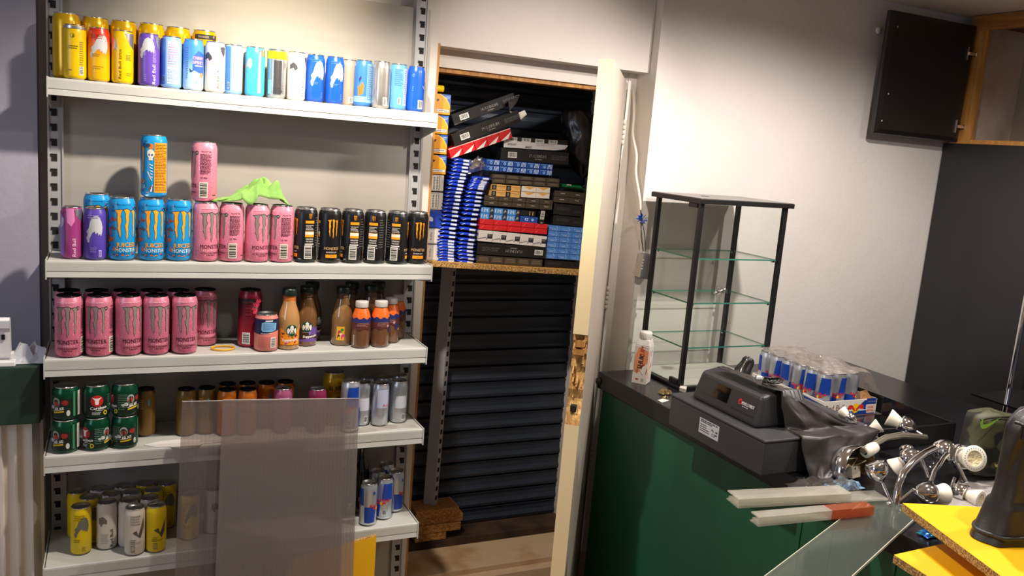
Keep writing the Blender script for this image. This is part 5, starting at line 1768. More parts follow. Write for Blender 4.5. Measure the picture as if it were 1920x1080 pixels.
def along(tab, s):
    for a, b in zip(tab, tab[1:]):
        if s <= b[0] + 1e-9:
            f = (s - a[0]) / (b[0] - a[0])
            return [a[i] + (b[i] - a[i]) * f for i in (1, 2, 3)]
    return list(tab[-1][1:])


def sheet_fn(u, v):
    s = -.6 + 1.6 * v
    a, b = along(LB, s), along(RB_, s)
    x, y, z = [a[i] + (b[i] - a[i]) * u for i in range(3)]
    if s > .12:
        w = min(1, (s - .12) * 4) * min(1, u * 5 + .25)
        y -= w * (.016 * (noise(u * 2.4, s * 1.8, 4) + .6) + .012 * abs(noise(u * 5, s * 6, 8)) + .016 * math.sin(PI * u))
        z += w * .012 * noise(u * 3, s * 4, 2)
        if y > 1.560:
            z = max(z, -.6845)
        if y > 1.640:
            z = max(z, -.5855)
        z = max(z, -.7815 + .006 * abs(noise(u * 9, s * 9)))
    else:
        z += .004 * abs(noise(u * 4, s * 8, 2))
    if y > 1.640 and x < 1.665:
        z = max(z, -.5845)
    return (x + .006 * noise(u * 6, s * 7, 5), y, H + z)


o = MB().grid(sheet_fn, 36, 72).obj('plastic_sheet', M_SHEET, solid=.0012)
tag(o, 'crumpled black plastic sheet draped over the till and onto the counter', 'plastic sheet')
def tuft(u, v):
    a = 2 * PI * u
    r = (.040 - .020 * v + .012 * noise(math.cos(a) * 2, math.sin(a) * 2, v * 4)) * (1 if v < .97 else .3)
    return (r * math.cos(a) + .030 * v * v + .008 * noise(v * 5, 2), r * .8 * math.sin(a), .155 * v + .012 * noise(math.cos(a) * 2, math.sin(a) * 2, 7) * v)


t = MB().grid(tuft, 26, 18).obj('bin_liner', M_BAG)
q = on_y(1384, 712, 2.12)
t.location = (q.x, 2.12, CZ + .001)
tag(t, 'crumpled black bag standing up between the cabinet and the drinks tray', 'plastic bag')
t = thing('cable_tangle', 'small bundle of black leads with a white plug on top of the till', 'cable', (1.597, 1.70, CZ + .2075))
for k in range(5):
    r_ = .012 + .003 * k
    MB().tube([(r_ * .8 * math.cos(a * .5 + k), r_ * math.sin(a * .5 + k) - .006 * k, .004 + .003 * k + .004 * math.sin(a + k)) for a in range(12)], .0028, 6).obj('lead', M_BLACK, t)
MB().box(-.006, .008, .028, .038, .0, .009).obj('plug', M_WP, t, bevel=.002)

# ---------------------------------------------------------------- tray of cans
tx0, tx1, ty0_, ty1_ = 2.058, 2.290, 1.922, 2.268
tr = thing('drinks_tray', 'printed cardboard tray of slim cans, half empty, behind the till', 'tray', (tx0, ty0_, CZ + .0006))
M_CARD = mat('brown_cardboard', '#a4764a', .8, hex2='#94683e', nscale=30)
M_WCARD = mat('white_printed_cardboard', '#d8d2c8', .45)
tw, td, th = tx1 - tx0, ty1_ - ty0_, .054
MB().box(0, tw, 0, td, 0, .003).obj('tray_floor', M_CARD, tr)
wl = [('long_side', (0, .003, 0, td)), ('long_side', (tw - .003, tw, 0, td)), ('short_side', (.003, tw - .003, 0, .003)), ('short_side', (.003, tw - .003, td - .003, td))]
for nm, (a, b, c, d) in wl:
    o = MB().box(a, b, c, d, .003, th).obj(nm, M_WCARD, tr)
    if (a, c) == (0, 0):
        p = Print().poly('#1d3a86', [(td * .62, 0), (td, 0), (td, th - .014), (td * .70, th - .006), (td * .62, th * .55)])
        p.text('#d0202c', 'Red Bull', td * .25, th * .66, th * .44, td * .40, bold=.01).ell('#f0c414', td * .60, th * .60, .017, .017)
        p.shape('#d8481c', BULL, td * .665, th * .56, .012, .012).shape('#e8a020', BULL, td * .72, th * .52, .009, .009, 1.2).text('#f0f0f4', '24 x 250 ml', td * .88, th * .50, .009, td * .17, bold=.02).rect('#e04050', td * .80, td * .93, .016, .018)
        p.obj('printed_side', o, (0, td, .002), (0, 0, -PI / 2))
    if (b, d) == (tw - .003, .003):
        p = Print().rect('#1d3a86', .0, tw * .98, 0, th * .26).poly('#1d3a86', [(tw * .64, th * .5), (tw * .76, th * .9), (tw * .80, th * .9), (tw * .80, th * .3)]).rect('#1d3a86', tw * .80, tw * .99, th * .62, th)
        p.text('#d0202c', 'Red Bull', tw * .20, th * .55, th * .36, tw * .34, bold=.01).ell('#f0c414', tw * .60, th * .44, th * .30, th * .30).shape('#d0302c', BULL, tw * .68, th * .46, tw * .075, th * .22).shape('#d0302c', [(-x, y) for x, y in BULL][::-1], tw * .52, th * .46, tw * .075, th * .22)
        p.rect('#e0b8a8', tw * .82, tw * .97, th * .08, th * .56).text('#c83028', 'FOR', tw * .895, th * .42, th * .13, tw * .1, bold=.05).text('#c83028', 'RETAIL', tw * .895, th * .22, th * .13, tw * .12, bold=.05).text('#d0d8ec', '24x250ml', tw * .895, th * .8, th * .12, tw * .15, bold=.02)
        p.obj('printed_end', o, (0, 0, .002))
MB().prism([(.170, .012, .004), (tw - .01, .012, .004), (tw - .01, .012, .050), (tw - .02, .03, .075), (.180, .03, .070), (.170, .012, .05)], (0, .002, 0)).obj('loose_flap', M_CARD, tr)
n = 0
for i in range(3):
    for j in range(6):
        if i == 2 and j < 1:
            continue
        x = tx0 + .0035 + .0270 + .0548 * i
        y = ty1_ - .0032 - .0268 - .0553 * j
        n += 1
        yaw = [-.5, 1.2, .2, 1.5, .55, .85][j] - .8 + i * .9
        lab = 'slim blue and silver can in the cardboard tray, ' + ('front row', 'second row', 'rear row')[i] + ', ' + ('far end', 'second from the far end', 'third from the far end', 'third from the near end', 'second from the near end', 'near end')[j]
        put_can('classic', (x, y, CZ + .0042), yaw, lab, 'cans in the cardboard tray')
# shrink film over the cans
fz = CZ + .1405


def film_fn(u, v):
    x = tx0 - .002 + (tw + .006) * u
    y = ty1_ + .003 - (td + .006) * v
    z = fz + .006 + .010 * abs(noise(u * 7, v * 9, 2)) + .028 * max(0, noise(u * 3, v * 4, 7)) * (u > .3)
    if u > .76:
        z -= .075 * (u - .76) / .24
    return (x, y, z)


o = MB().grid(film_fn, 30, 40, smooth=False).obj('shrink_film', clear('shrink_film', '#ece6e0', tr=.62, rough=.14, bump=.5, bscale=50, diffuse=.30, hexd='#d8cfc6'))
tag(o, 'torn clear shrink film lying over the tray of cans', 'film')
# black open tray behind
bx0, bx1, by0, by1 = 1.99, 2.312, 1.642, 1.905
bt = thing('black_tray', 'open black plastic tray behind the lamps, at the end of the counter', 'tray', (bx0, by0, CZ + .0006))
M_BT = mat('gloss_black_plastic', '#0d0d0e', .2, coat=.3)
w, d, hh = bx1 - bx0, by1 - by0, .064
MB().box(0, w, 0, d, 0, .004).obj('tray_base', M_BT, bt)
for a, q in (((0, .008, .008, d * .9), .018), ((w - .008, w, .008, d + .33), hh), ((0, w, 0, .008), hh)):
    MB().box(a[0], a[1], a[2], a[3], .004, q).obj('tray_wall', M_BT, bt, bevel=.002)
MB().box(w * .45, w - .012, .012, .05, .004, .035).obj('grey_insert', mat('pale_grey_plastic', '#8f959a', .4), bt, bevel=.002)

# ---------------------------------------------------------------- loose spotlight fittings
M_BULB = mat('white_lamp_body', '#d9d2c4', .4)
M_LENS = mat('lamp_lens', '#cbbf9c', .3, hex2='#b8a87c', nscale=120, bump=.6, bscale=160)
M_DOT = mat('lamp_vent', '#5a564c', .6)


def frame_to(d):
    d = Vector(d).normalized()
    return d.to_track_quat('Z', 'Y').to_matrix().to_4x4()


def bulb_mesh():
    mb = MB()
    mb.lathe([(0, -.018), (.010, -.018), (.014, -.010), (.0195, .004), (.0245, .018), (.0250, .0205), (.0245, .022), (.0150, .0222)], 28)
    return mb.mesh('bulb', M_BULB)


_bulb = bulb_mesh()
_lens = MB().lathe([(.0152, .0221), (.0145, .0212), (.0, .0212)], 24).mesh('lens', M_LENS)
mb = MB()
for k in range(26):
    a = 2 * PI * k / 26
    mb.lathe([(0, 0), (.0009, 0), (.0009, .0006), (0, .0007)], 6, M=Matrix.Translation((.0200 * math.cos(a), .0200 * math.sin(a), .0219)))
_vents = mb.mesh('vent_ring', M_DOT)
_bell = MB().lathe([(0, -.040), (.005, -.040), (.007, -.036), (.016, -.030), (.0235, -.018), (.0255, -.005), (.0235, .004), (.0205, .008), (.0195, .006), (0, .007)], 28).mesh('bell', M_CHROME)


def head(parent, bell_at, bulb_dir, stem_to=None, bulb=True, scale=1.0, off=.008):
    """chrome bell at a point, lamp shining along bulb_dir, thin stem to a joint"""
    o = Vector(parent.location)
    M = frame_to(bulb_dir)
    b = link('lamp_head', _bell, parent)
    b.matrix_local = Matrix.Translation(Vector(bell_at) - o) @ M @ Matrix.Scale(scale, 4)
    if bulb:
        c = link('bulb', _bulb, b)
        c.location = (0, 0, off + .010)
        c2 = link('lens', _lens, b)
        c2.location = (0, 0, off + .010)
        c3 = link('vent_ring', _vents, b)
        c3.location = (0, 0, off + .010)
        c3['kind'] = 'stuff'
    if stem_to is not None:
        s0 = Vector(bell_at) - Vector(bulb_dir).normalized() * .036 * scale
        MB().tube([s0 - o, (s0 + Vector(stem_to)) / 2 - o, Vector(stem_to) - o], .0042, 10).obj('stem', M_CHROME, parent)
    return b


def at(px, py, y):
    return on_y(px, py, y)


# fitting with the round canopy, its grey curved arm and four heads
f1 = thing('ceiling_spotlight', 'loose chrome spotlight fitting with round canopy and grey curved arm', 'light fitting', at(1600, 905, 1.47), (0, 0, 0), 'loose spotlight fittings on the counter')
o1 = Vector(f1.location)
cM = Matrix.Translation(at(1598, 884, 1.50) - o1) @ frame_to((.15, -.94, .19)) @ Matrix.Scale(1.25, 4)
prof = [(0, -.022), (.046, -.022), (.0525, -.018), (.055, -.008), (.055, .020), (.053, .020), (.052, -.006), (.048, -.016), (0, -.016)]
MB().lathe(prof, 40, M=cM, mm=[0, 0, 0, 0, 0, 1, 1, 1]).obj('canopy', [M_CHROME, mat('canopy_inside', '#6a4a28', .5, .3)], f1)
blk = MB().box(-.014, .014, -.012, .012, -.012, .010, M=cM).obj('connector', mat('connector_block', '#b8b09c', .5), f1, bevel=.002)
for k in range(4):
    a = k * 1.5
    MB().tube([cM @ Vector((.006 * k - .01, .008, .0)), cM @ Vector((.03 * math.cos(a), .02 + .01 * math.sin(a), .012)), cM @ Vector((.040 * math.cos(a + .6), .03 * math.sin(a + .6), -.010))], .0018, 6).obj('wire', mat('beige_wire', '#b8a888', .5), blk)
pa = [at(*q) - o1 for q in ((1618, 846, 1.47), (1634, 836, 1.48), (1660, 821, 1.49), (1690, 816, 1.50), (1715, 818, 1.505), (1735, 820, 1.51))]
MB().tube(pa, .0085, 12).obj('curved_arm', mat('satin_nickel', '#b8b0a0', .25, .9), f1)
MB().lathe([(.006, -.026), (.0145, -.024), (.0155, .0), (.0145, .020), (.010, .022), (0, .022)], 24, M=Matrix.Translation(at(1632, 843, 1.475) - o1) @ frame_to(pa[1] - pa[0])).obj('arm_collar', M_BULB, f1)
head(f1, at(1692, 795, 1.58), at(1662, 780, 1.615) - at(1692, 795, 1.58), at(1734, 818, 1.53))
head(f1, at(1592, 782, 1.64), at(1580, 772, 1.64) - at(1592, 782, 1.62), at(1612, 800, 1.64), scale=.62, off=.012)
jt = at(1650, 825, 1.56)
MB().tube([at(1612, 800, 1.64) - o1, jt - o1], .0048, 10).obj('stem', M_CHROME, f1)
c = head(f1, at(1630, 808, 1.60), Vector((.62, -.45, .62)), None, scale=.8)
head(f1, at(1642, 874, 1.385), at(1634, 860, 1.415) - at(1644, 886, 1.40), at(1672, 945, 1.335), bulb=False, scale=1.05)
MB().lathe([(0, -.008), (.006, -.006), (.008, 0), (.006, .006), (0, .008)], 16, M=Matrix.Translation(at(1667, 946, 1.325) - o1)).obj('stem_end', M_CHROME, f1)
# second fitting with the tall curved tube and five heads
f2 = thing('ceiling_spotlight', 'loose chrome spotlight fitting with a tall bent tube and white lamps by the yellow boards', 'light fitting', at(1680, 955, 1.33), (0, 0, 0), 'loose spotlight fittings on the counter')
o2 = Vector(f2.location)
pb = [at(*q) - o2 for q in ((1679, 957, 1.325), (1681, 935, 1.33), (1684, 910, 1.335), (1694, 886, 1.345), (1712, 865, 1.355), (1733, 850, 1.37), (1752, 841, 1.38))]
MB().tube(pb, .0085, 14).obj('bent_tube', M_CHROME, f2)
MB().lathe([(0, -.009), (.0075, -.007), (.0095, 0), (.0075, .007), (0, .009)], 16, M=Matrix.Translation(at(1680, 960, 1.322) - o2)).obj('stem_end', M_CHROME, f2)
head(f2, at(1699, 862, 1.44), at(1668, 882, 1.475) - at(1699, 862, 1.45), at(1730, 850, 1.42))
head(f2, at(1700, 842, 1.50), Vector((.2, .5, .6)), at(1706, 858, 1.47), bulb=False, scale=.8)
head(f2, at(1778, 846, 1.43), Vector((.30, -.86, .16)) * .5 + (at(1822, 860, 1.38) - at(1778, 846, 1.43)) * 4, at(1752, 843, 1.40), bulb=False, scale=1.15)
head(f2, at(1806, 857, 1.415), Vector((-.30, -.80, .26)), None, bulb=True, scale=1.36, off=.004)
head(f2, at(1744, 925, 1.30), at(1790, 928, 1.285) - at(1744, 925, 1.30), at(1713, 918, 1.325), scale=1.05)
MB().tube([at(1713, 918, 1.325) - o2, at(1686, 940, 1.33) - o2], .0038, 8).obj('stem', M_CHROME, f2)
head(f2, at(1808, 926, 1.32), Vector((.16, -.93, .02)), at(1790, 895, 1.36), scale=.98, off=.010)
MB().tube([at(1745, 905, 1.32) - o2, at(1752, 885, 1.34) - o2, at(1768, 860, 1.38) - o2, at(1776, 852, 1.40) - o2], .0065, 10).obj('link_tube', M_CHROME, f2)
MB().tube([at(1728, 862, 1.40) - o2, at(1740, 895, 1.38) - o2], .005, 10).obj('stem', M_CHROME, f2)
MB().tube([at(1795, 870, 1.40) - o2, at(1812, 905, 1.36) - o2], .0055, 10).obj('stem', M_CHROME, f2)
# clear round blister lying among the fittings
t = MB().lathe([(.0, .0), (.028, .002), (.032, .01), (.034, .028), (.036, .028)], 28).obj('clear_cup', clear('blister', tr=.8, rough=.06), None, at(1733, 850, 1.475) + Vector((0, 0, -.035)), (.5, .2, 0))
tag(t, 'clear plastic cup lying between the chrome lamp heads', 'cup')

# ---------------------------------------------------------------- clear strips, acrylic plank, film
M_STRIP = clear('milky_acrylic', '#eceeea', tr=.85, rough=.12, diffuse=.28, hexd='#f0ebe0')
M_STRIPO = clear('orange_acrylic', '#f2c8a8', tr=.85, rough=.12, diffuse=.36, hexd='#cc7648')
zs = H - .757
for k, (a, b, wdt, lab) in enumerate([((1386, 936), (1668, 922), .050, 'rear one of two milky plastic strips jutting out past the counter edge'), ((1424, 970), (1640, 950), .030, 'front one of two milky plastic strips jutting out past the counter edge')]):
    p0, p1 = on_z(a[0], a[1], zs + (.012 if k == 0 else .006)), on_z(b[0], b[1], zs + (.012 if k == 0 else .006))
    dv = p1 - p0
    L = dv.length
    t = thing('plastic_strip', lab, 'plastic strip', (p0.x, p0.y, zs - .010 if k == 0 else zs - .016), (0, 0, math.atan2(dv.y, dv.x)), 'milky plastic strips')
    c = .74 if k == 0 else .62
    hh = .022
    for a0, b0_, m, nm in ((0, c * L, M_STRIP, 'clear_section'), (c * L + .0005, L * (.74 if k == 0 else 1), M_STRIPO, 'orange_section'))[:2 - (k == 0)]:
        mb = MB()
        mb.prism([(a0, 0, 0), (a0, 0, hh), (a0, wdt, hh), (a0, wdt, hh - .003), (a0, .003, hh - .003), (a0, .003, .003), (a0, wdt, .003), (a0, wdt, 0)], (b0_ - a0, 0, 0))
        mb.obj(nm, m, t)
    if k == 0:
        MB().box(.74 * L + .0005, L, 0, wdt, 0, .004).obj('clear_section', M_STRIP, t)
    MB().box(.002, c * L * .8, .006, wdt - .004, .004, .010).obj('inner_layer', M_STRIP, t)
p0, p1, p2, p3 = [on_z(px, py, H - .776) for px, py in ((1655, 925), (1709, 964), (1573, 1080), (1462, 1080))]
e = (p0 + p1) / 2
dv = ((p3 + p2) / 2 - e).normalized()
nv = Vector((-dv.y, dv.x, 0))
w = .058
t = thing('acrylic_plank', 'long clear acrylic plank sloping off the counter towards the viewer', 'acrylic plank', (e.x, e.y, H - .7795), (0, 0, 0))
L = .86
qs = [nv * w, -nv * w, dv * L - nv * w, dv * L + nv * w]
mb = MB().prism(qs[::-1] if (qs[1] - qs[0]).cross(qs[2] - qs[1]).z < 0 else qs, (0, 0, .0045))
mb.obj('sheet', clear('clear_acrylic', '#dfe9e2', tr=.86, rough=.05, diffuse=.07, hexd='#e8efe8'), t)
for s in (-1, 1):
    MB().prism([nv * (w * s) + Vector((0, 0, -.0006)), nv * (w * s + .0016 * s) + Vector((0, 0, -.0006)), dv * L + nv * (w * s + .0016 * s) + Vector((0, 0, -.0006)), dv * L + nv * (w * s) + Vector((0, 0, -.0006))], (0, 0, .006)).obj('cut_edge', mat('frosted_edge', '#b4b4a4', .4), t)
MB().prism([nv * w - dv * .0016, -nv * w - dv * .0016, -nv * w, nv * w], (0, 0, .0045)).obj('cut_edge', MATS['frosted_edge'], t)
o = crumple(.19, .085, .036, 26, 44, clear('thin_clear_film', '#e8e4e0', tr=.66, rough=.1, bump=.7, bscale=40, diffuse=.05, hexd='#c8c0b8'), 'clear_bag')
o.location = on_z(1490, 915, CZ + .002) + Vector((.07, -.035, .0012))
o.rotation_euler = (0, 0, -.15)
tag(o, 'crumpled clear plastic bag on the counter in front of the till', 'plastic bag')
o = crumple(.09, .05, .018, 16, 52, mat('pale_blue_film', '#8fb4c4', .3, hex2='#5f82b0', nscale=18), 'blue_wrapper')
o.location = on_z(1572, 915, CZ + .002) + Vector((.02, .0, .0012))
tag(o, 'pale blue crumpled wrapper inside the clear bag by the orange strip', 'wrapper')

# ---------------------------------------------------------------- yellow boards
M_YEL = mat('yellow_melamine', '#eab308', .42, hex2='#e4ab04', nscale=3)


def yboard(pts, z, th, label, grp):
    c = pts[0]
    q = [Vector((p.x - c.x, p.y - c.y, 0)) for p in pts]
    a = sum((q[i].x * q[(i + 1) % len(q)].y - q[(i + 1) % len(q)].x * q[i].y) for i in range(len(q)))
    if a < 0:
        q = [q[0]] + q[1:][::-1]
    t = thing('yellow_board', label, 'board', (c.x, c.y, z), (0, 0, 0), grp)
    n = len(q)
    mb = MB()
    mb.add([(p.x, p.y, 0) for p in q] + [(p.x, p.y, -th) for p in q], [tuple(range(n)), tuple(range(2 * n - 1, n - 1, -1))], 0)
    mb.obj('melamine_face', M_YEL, t)
    mb = MB()
    mb.add([(p.x, p.y, -.0004) for p in q] + [(p.x, p.y, -th + .0004) for p in q], [(i, n + i, n + (i + 1) % n, (i + 1) % n) for i in range(n)], 0)
    mb.obj('chipboard_core', M_CHIPEDGE, t)
    return t


z1 = H - .705
A_ = on_z(1692, 943, z1)
e1 = (on_z(1850, 951, z1) - A_).normalized()
e2 = (on_z(1867, 1073, z1) - A_).normalized()
yboard([A_, A_ + e1 * .46, A_ + e1 * .46 + e2 * .62, A_ + e2 * .62], z1, .018, 'upper yellow board with a raw chipboard edge under the black bag', 'yellow faced boards')
z2 = H - .7655
B_ = on_z(1676, 1040, z2)
g1 = (on_z(1748, 1024, z2) - B_).normalized()
g2 = (on_z(1742, 1082, z2) - B_).normalized()
yboard([B_, B_ + g1 * .40, B_ + g1 * .40 + g2 * .5, B_ + g2 * .5], z2, .018, 'lower yellow board poking out beneath the upper one', 'yellow faced boards')
# something flat carries the upper board
t = MB().box(-.10, .16, -.14, .0, 0, .0405).obj('cardboard_box', M_CARD, None, (A_.x + .20, A_.y - .12, z2 + .0006), (0, 0, .2))
tag(t, 'flat brown carton hidden between the two yellow boards', 'box')

# grey card and a blue glossy scrap among the lamps and boards
q = [on_z(px, py, CZ + .0008) for px, py in ((1800, 893), (1885, 893), (1885, 962), (1770, 962))]
t = thing('grey_card', 'flat light grey card lying under the lamp heads beside the black bag', 'card', q[0])
MB().prism([(p_ - q[0]) for p_ in q][::-1], (0, 0, .0012)).obj('sheet', mat('grey_card', '#8f8a88', .5), t)
o = crumple(.05, .03, .014, 10, 71, mat('blue_foil_scrap', '#1c4fb0', .2, .5, hex2='#1f8a8a', nscale=30), 'foil_scrap')
o.location = on_z(1752, 1012, CZ + .001) + Vector((.01, .02, .0012))
tag(o, 'blue green shiny foil scrap between the two yellow boards', 'scrap')
# ---------------------------------------------------------------- wall cupboard and black panels at the right
M_OAK = mat('oak_carcass', '#c48c44', .5, hex2='#a8702f', nscale=9, stretch=(8, 8, .7), ndetail=6)
M_OAKH = mat('oak_rail', '#a8702f', .5, hex2='#8a5824', nscale=9, stretch=(8, .7, 8), ndetail=6)
M_BLKP = mat('black_gloss_panel', '#1b1a1b', .34, hex2='#201f20', nscale=2)
tp = MB().box(XR, XR + .02, .9, 2.61, 0, H + .158)
o = tp.obj('trim_black_panel', M_BLKP)
tag(o, kind='structure')
cb = thing('wall_cupboard', 'oak wall cupboard with its black padded door swung open, top right', 'cupboard', (XR, 2.58, H + .16))
MB().box(0, .018, -.095, -.015, 0, .465).obj('stile', M_OAK, cb, bevel=.001)
MB().box(-.004, .018, -1.2, -.012, .465, .527).obj('top_rail', M_OAKH, cb, bevel=.001)
MB().box(-.002, .385, -1.2, 0, -.001, .016).obj('bottom_shelf', M_OAK, cb)
MB().box(.018, .385, -1.2, 0, .505, .525).obj('top_panel', mat('dark_oak_inside', '#5a3c1c', .6), cb)
MB().box(.019, .385, -.004, .004, .017, .504).obj('side_lining', mat('grubby_white_lining', '#dcd2c6', .6, hex2='#b4a494', nscale=5, ndetail=6, contrast=(.45, .75)), cb)
MB().box(.377, .385, -1.2, -.005, .017, .504).obj('back_lining', mat('grey_lining', '#a89c8c', .6, hex2='#988a7a', nscale=4), cb)
# the door, hinged on the stile and swung back against the wall
dx = XR - .012
dl = thing('cupboard_door', 'x', 'door', (0, 0, 0))
bpy.data.objects.remove(dl)
w = XR - .010 - 2.762
d = MB().box(-w, 0, 0, .020, 0, .482).obj('door', mat('black_door_edge', '#2a292a', .4), cb, (-.010, -.046, .003), (0, 0, -.012), bevel=.006)
# routed inner face: a raised field with softly bevelled border
fn = MB()
b = .020
fn.hexa([(-w + .004, 0, .004), (-.004, 0, .004), (-.004, 0, .478), (-w + .004, 0, .478)], [(-w + b + .01, -.005, b), (-.016, -.005, b), (-.016, -.005, .482 - b), (-w + b + .01, -.005, .482 - b)])
fn.obj('inner_face', mat('black_door_face', '#151313', .32, hex2='#1c1a19', nscale=4, bump=.05, bscale=30), d, (0, 0, 0), bevel=.002)
for x, z in ((-w + .045, .42), (-w + .036, .052), (-w + .05, .16)):
    MB().lathe([(0, 0), (.004, 0), (.003, .0012), (0, .0015)], 10, M=Matrix.Translation((x, -.0051, z)) @ Matrix.Rotation(PI / 2, 4, 'X')).obj('bumper', mat('clear_bumper', '#b8b4ae', .3), d)
for z in (.365, .065):
    h = MB().box(-.040, -.034, -.009, -.0052, z - .026, z + .026).obj('hinge_plate', M_CHROME, d)
    MB().box(-.034, .006, -.013, -.005, z - .006, z + .006).obj('hinge_arm', M_CHROME, d, bevel=.001)
    MB().box(.006, .036, -.016, -.004, z - .010, z + .010).box(.014, .024, -.017, -.004, z - .024, z + .024).obj('hinge_cup', M_CHROME, d, bevel=.002)
# coat-hook bump on the wall beside the door
o = MB().lathe([(0, 0), (.014, 0), (.013, .006), (.007, .009), (0, .010)], 20, M=Matrix.Rotation(PI / 2, 4, 'X')).obj('wall_plug', M_WP, None, on_y(1646, 57, YW - .0005))
tag(o, 'small round white plug on the wall left of the open cupboard door', 'plug')
# chrome upright and glass shelf in the dark corner
q0, q1 = on_y(1920, 560, 1.98), on_y(1889, 750, 1.98)
t = thing('chrome_rack', 'slim chrome upright with a dark glass shelf in the black corner', 'rack', (q1.x, 1.98, 0))
MB().tube([(0, 0, CZ - .3), (0, 0, H + .1)], .010, 14).obj('upright', M_CHROME, t)
MB().box(-.14, .20, -.16, .05, q1.z + .012, q1.z + .018).obj('glass_shelf', mat('dark_glass', '#0c0d0e', .05, coat=1), t)
MB().box(-.012, .012, -.012, .012, q1.z - .004, q1.z + .0115).obj('bracket', M_CHROME, t)

# ---------------------------------------------------------------- bags at the right edge
M_NYL = mat('black_nylon', '#1f1e20', .5, bump=.08, bscale=300)
cbag = thing('camo_bag', 'dark camouflage bag with a lime tick mark behind the black bag', 'bag', on_y(1850, 905, 1.42))
M_CAMO = mat('camouflage_cloth', '#0f110a', .6, hex2='#3a3c22', nscale=19, ndetail=1, contrast=(.50, .55))
cbag.location.z = CZ + .010
c0 = Vector(cbag.location)


def cam_fn(u, v):
    a = 2 * PI * u
    z = v
    rx = .105 * (1 - .15 * z) * (math.sin(PI * (.10 + .90 * (1 - abs(2 * z - 1) ** 5) * .5 + .0)) ** .25)
    cl = (1 if z < .97 else .6) * (1 if z > .02 else .85)
    return (math.copysign(abs(math.cos(a)) ** .6, math.cos(a)) * rx * cl - .012, .05 * math.sin(a) * cl, .172 * z + .012 * noise(a, z * 2, 4) - .006 * math.cos(a))


MB().grid(cam_fn, 40, 16).add([cam_fn(k / 40, 1) for k in range(40)], [tuple(range(40))], 0).obj('bag_body', M_CAMO, cbag)
MB().tube([(.118 * math.cos(a * PI / 12), -.052 + .02 * abs(math.cos(a * PI / 12)), .166 + .010 * math.sin(a * PI / 12)) for a in range(13)], .004, 8).obj('piping', mat('olive_piping', '#2c2e18', .6), cbag)
SW = [(-1, .30), (-.86, .50), (-.70, .58), (-.78, .40), (-.74, .22), (-.58, .14), (-.30, .16), (.2, .30), (1, .56), (.2, .10), (-.35, -.12), (-.66, -.14), (-.90, -.02)]
p = Print().shape('#7aa82c', SW, .0, .0, .040, .040)
lt = p.obj('tick_mark', cbag, on_y(1856, 799, 1.364) - c0, (0, 0, .0))
p = Print().shape('#a89a5a', SW, 0, 0, .026, .03, 1.0)
p.obj('tick_mark', cbag, on_y(1878, 862, 1.364) - c0)
bag = thing('black_bag', 'black zipped nylon pouch bag on the yellow board at the right edge', 'bag', on_y(1845, 1000, 1.02))
o_ = Vector(bag.location)
zb_ = z1 + .001


def body(u, v):
    # upright pouch: flat front with rounded shoulders, wide soft foot
    a = 2 * PI * u
    ht = .272
    z = ht * v
    sh = 1 - max(0, (v - .80) / .20) ** 3 * .42
    foot = 1 + .34 * max(0, (.40 - v) / .40) ** 1.3
    rx = .122 * sh * foot
    ry = .040 * (1 - .35 * v) * (1.25 if v < .3 else 1) * (.4 if v > .985 else 1)
    x = math.copysign(abs(math.cos(a)) ** .55, math.cos(a)) * rx
    y = math.copysign(abs(math.sin(a)) ** .7, math.sin(a)) * ry
    n_ = .010 * noise(math.cos(a) * 2, math.sin(a) * 2 + 5, v * 4)
    return (x + .152 + n_ - .010 * v, y + n_ * .6, z)


mb = MB().grid(body, 56, 40)
mb.add([body(k / 56, 1) for k in range(56)], [tuple(range(56))], 0)
mb.add([body(k / 56, 0) for k in range(56)][::-1], [tuple(range(56))], 0)
bag.location.z = zb_ + .001
mb.obj('pouch', M_NYL, bag)
rim = [Vector(body(k / 80, .06)) for k in range(81)]
MB().tube([(p_.x * 1.0, p_.y - .001, p_.z) for p_ in rim], .0045, 8).obj('seam_piping', M_NYL, bag)
zp = [Vector(body(.5 + k / 60 * .5, .90)) + Vector((0, -.003, 0)) for k in range(61)]
MB().tube(zp, .0032, 8).obj('zip', M_BLACK, bag)
q = Vector(body(.56, .90))
pl = MB().box(-.006, .006, -.006, 0, -.030, .006).obj('zip_puller', M_BLACK, bag, q + Vector((.004, -.004, 0)), bevel=.002)

# ---------------------------------------------------------------- twin-wall plastic sheets against the bay
M_TW = clear('twin_wall_plastic', '#d8d4d2', tr=.93, rough=.25, diffuse=.19, hexd='#d8ccc6')
M_TWL = clear('twin_wall_plastic_clearer', '#dcd8d6', tr=.94, rough=.25, diffuse=.12, hexd='#d8ccc6')
M_RIB = clear('twin_wall_rib', '#e0dcda', tr=.9, rough=.15, diffuse=.30, hexd='#d8d0cc')


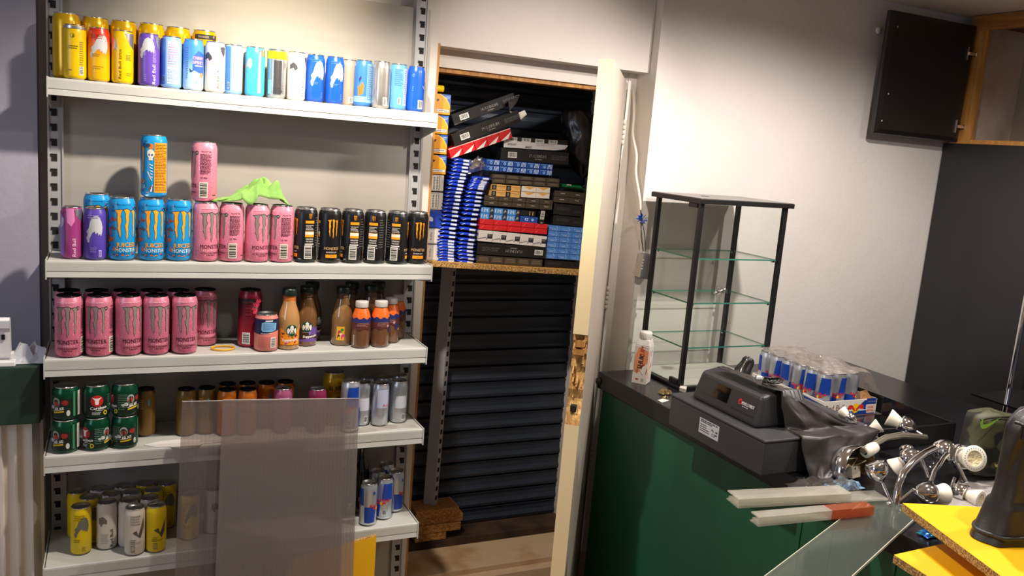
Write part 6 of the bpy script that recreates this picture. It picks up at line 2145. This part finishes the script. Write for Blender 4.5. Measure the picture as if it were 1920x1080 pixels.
def twin(pts_px, y_top, y_bot, label, m, zb=.02):
    (lx, ly), (rx, ry) = pts_px
    a, b = on_y(lx, ly, y_top), on_y(rx, ry, y_top)
    w = (b - a).length
    L = a.z - zb
    lean = math.atan2(y_top - y_bot, L)
    t = thing('polycarbonate_sheet', label, 'plastic panel', (a.x, y_bot, zb), (-lean, -math.atan2(b.z - a.z, b.x - a.x), 0), 'ribbed plastic panels')
    Ls = L / math.cos(lean)
    f = MB().add([(0, 0, 0), (w, 0, 0), (w, 0, Ls), (0, 0, Ls)], [(0, 1, 2, 3)]).obj('front_skin', m, t)
    MB().add([(0, .006, 0), (w, .006, 0), (w, .006, Ls), (0, .006, Ls)], [(0, 1, 2, 3)]).obj('rear_skin', m, t)
    mb = MB()
    n_ = int(w / .0105)
    for k in range(n_ + 1):
        x = w * k / n_
        mb.add([(x, .0, 0), (x, .006, 0), (x, .006, Ls), (x, .0, Ls)], [(0, 1, 2, 3)])
    o = mb.obj('ribs', M_RIB, t)
    o['kind'] = 'stuff'
    MB().box(0, w, -.0003, .0063, Ls, Ls + .0008).obj('sawn_edge', mat('sawn_plastic_edge', '#c4beb8', .5), t)
    return t


twin(((312, 754), (624, 749)), 2.318, 2.10, 'rear ribbed clear plastic panel, its left strip showing beside the front one', M_TWL)
twin(((386, 751), (645, 748)), 2.300, 2.07, 'front ribbed clear plastic panel leaning on the fourth shelf', M_TW)
# yellow board leaning in front of the bottom shelf
a, b = on_y(535, 1049, 2.335), on_y(703, 1001, 2.335)
t = thing('yellow_board', 'yellow board leaning on the bottom shelf, partly behind the plastic panels', 'board', (a.x, 2.318, .02))
mb = MB().prism([(0, 0, 0), (b.x - a.x, 0, 0), (b.x - a.x, .0, b.z - .02), (0, .0, a.z - .02)], (0, .016, 0))
mb.obj('melamine_face', M_YEL, t)
MB().prism([(0, .001, a.z - .0195), (b.x - a.x, .001, b.z - .0195), (b.x - a.x, .001, b.z - .0185), (0, .001, a.z - .0185)], (0, .014, 0)).obj('sawn_edge', M_CHIPEDGE, t)
# ---------------------------------------------------------------- microfibre cloth on the pink cans
M_CLOTH = mat('lime_microfibre', '#86b45c', .95, hex2='#7eac54', nscale=60, bump=.12, bscale=500)
zc = ZS[2] + .163
cl0, cl1 = on_y(398, 378, DS[2] + .03), on_y(541, 385, DS[2] + .03)


def cloth(u, v):
    x = cl0.x + (cl1.x - cl0.x) * u
    y = DS[2] + .006 + .075 * v
    m = math.exp(-((u - .62) / .24) ** 2) * .040 + math.exp(-((u - .88) / .12) ** 2) * .016 + .010 * (u < .9)
    r = abs(noise(u * 4.2 + 3, v * 2.4, 6)) * .040 * math.exp(-((u - .6) / .30) ** 2) + .022 * noise(u * 8, v * 5, 2) * math.exp(-((u - .6) / .36) ** 2)
    e = min(1, v * 5) * min(1, (1 - v) * 6)
    z = zc + .004 + max(0, (m * (.25 + .75 * e) + r * (.4 + .6 * e)) * min(1, u * 3.0 + .12) * min(1, (1 - u) * 8 + .1))
    if v < .12 and .38 < u < .56:
        z -= .016 * (1 - v / .12) * math.sin(PI * (u - .38) / .18)
        y -= .006
    if v < .15 and u < .36:
        y += .012 * (1 - u / .36)
    return (x + .012 * noise(u * 6, v * 6, 1), y + .012 * noise(u * 5, v * 3, 8), z)


o = MB().grid(cloth, 60, 30).obj('cleaning_cloth', M_CLOTH, solid=.002)
tag(o, 'lime green microfibre cloth crumpled on top of the pink cans', 'cloth')
# narrow conduit scrap, ceiling recess above the fascia corner is part of the setting
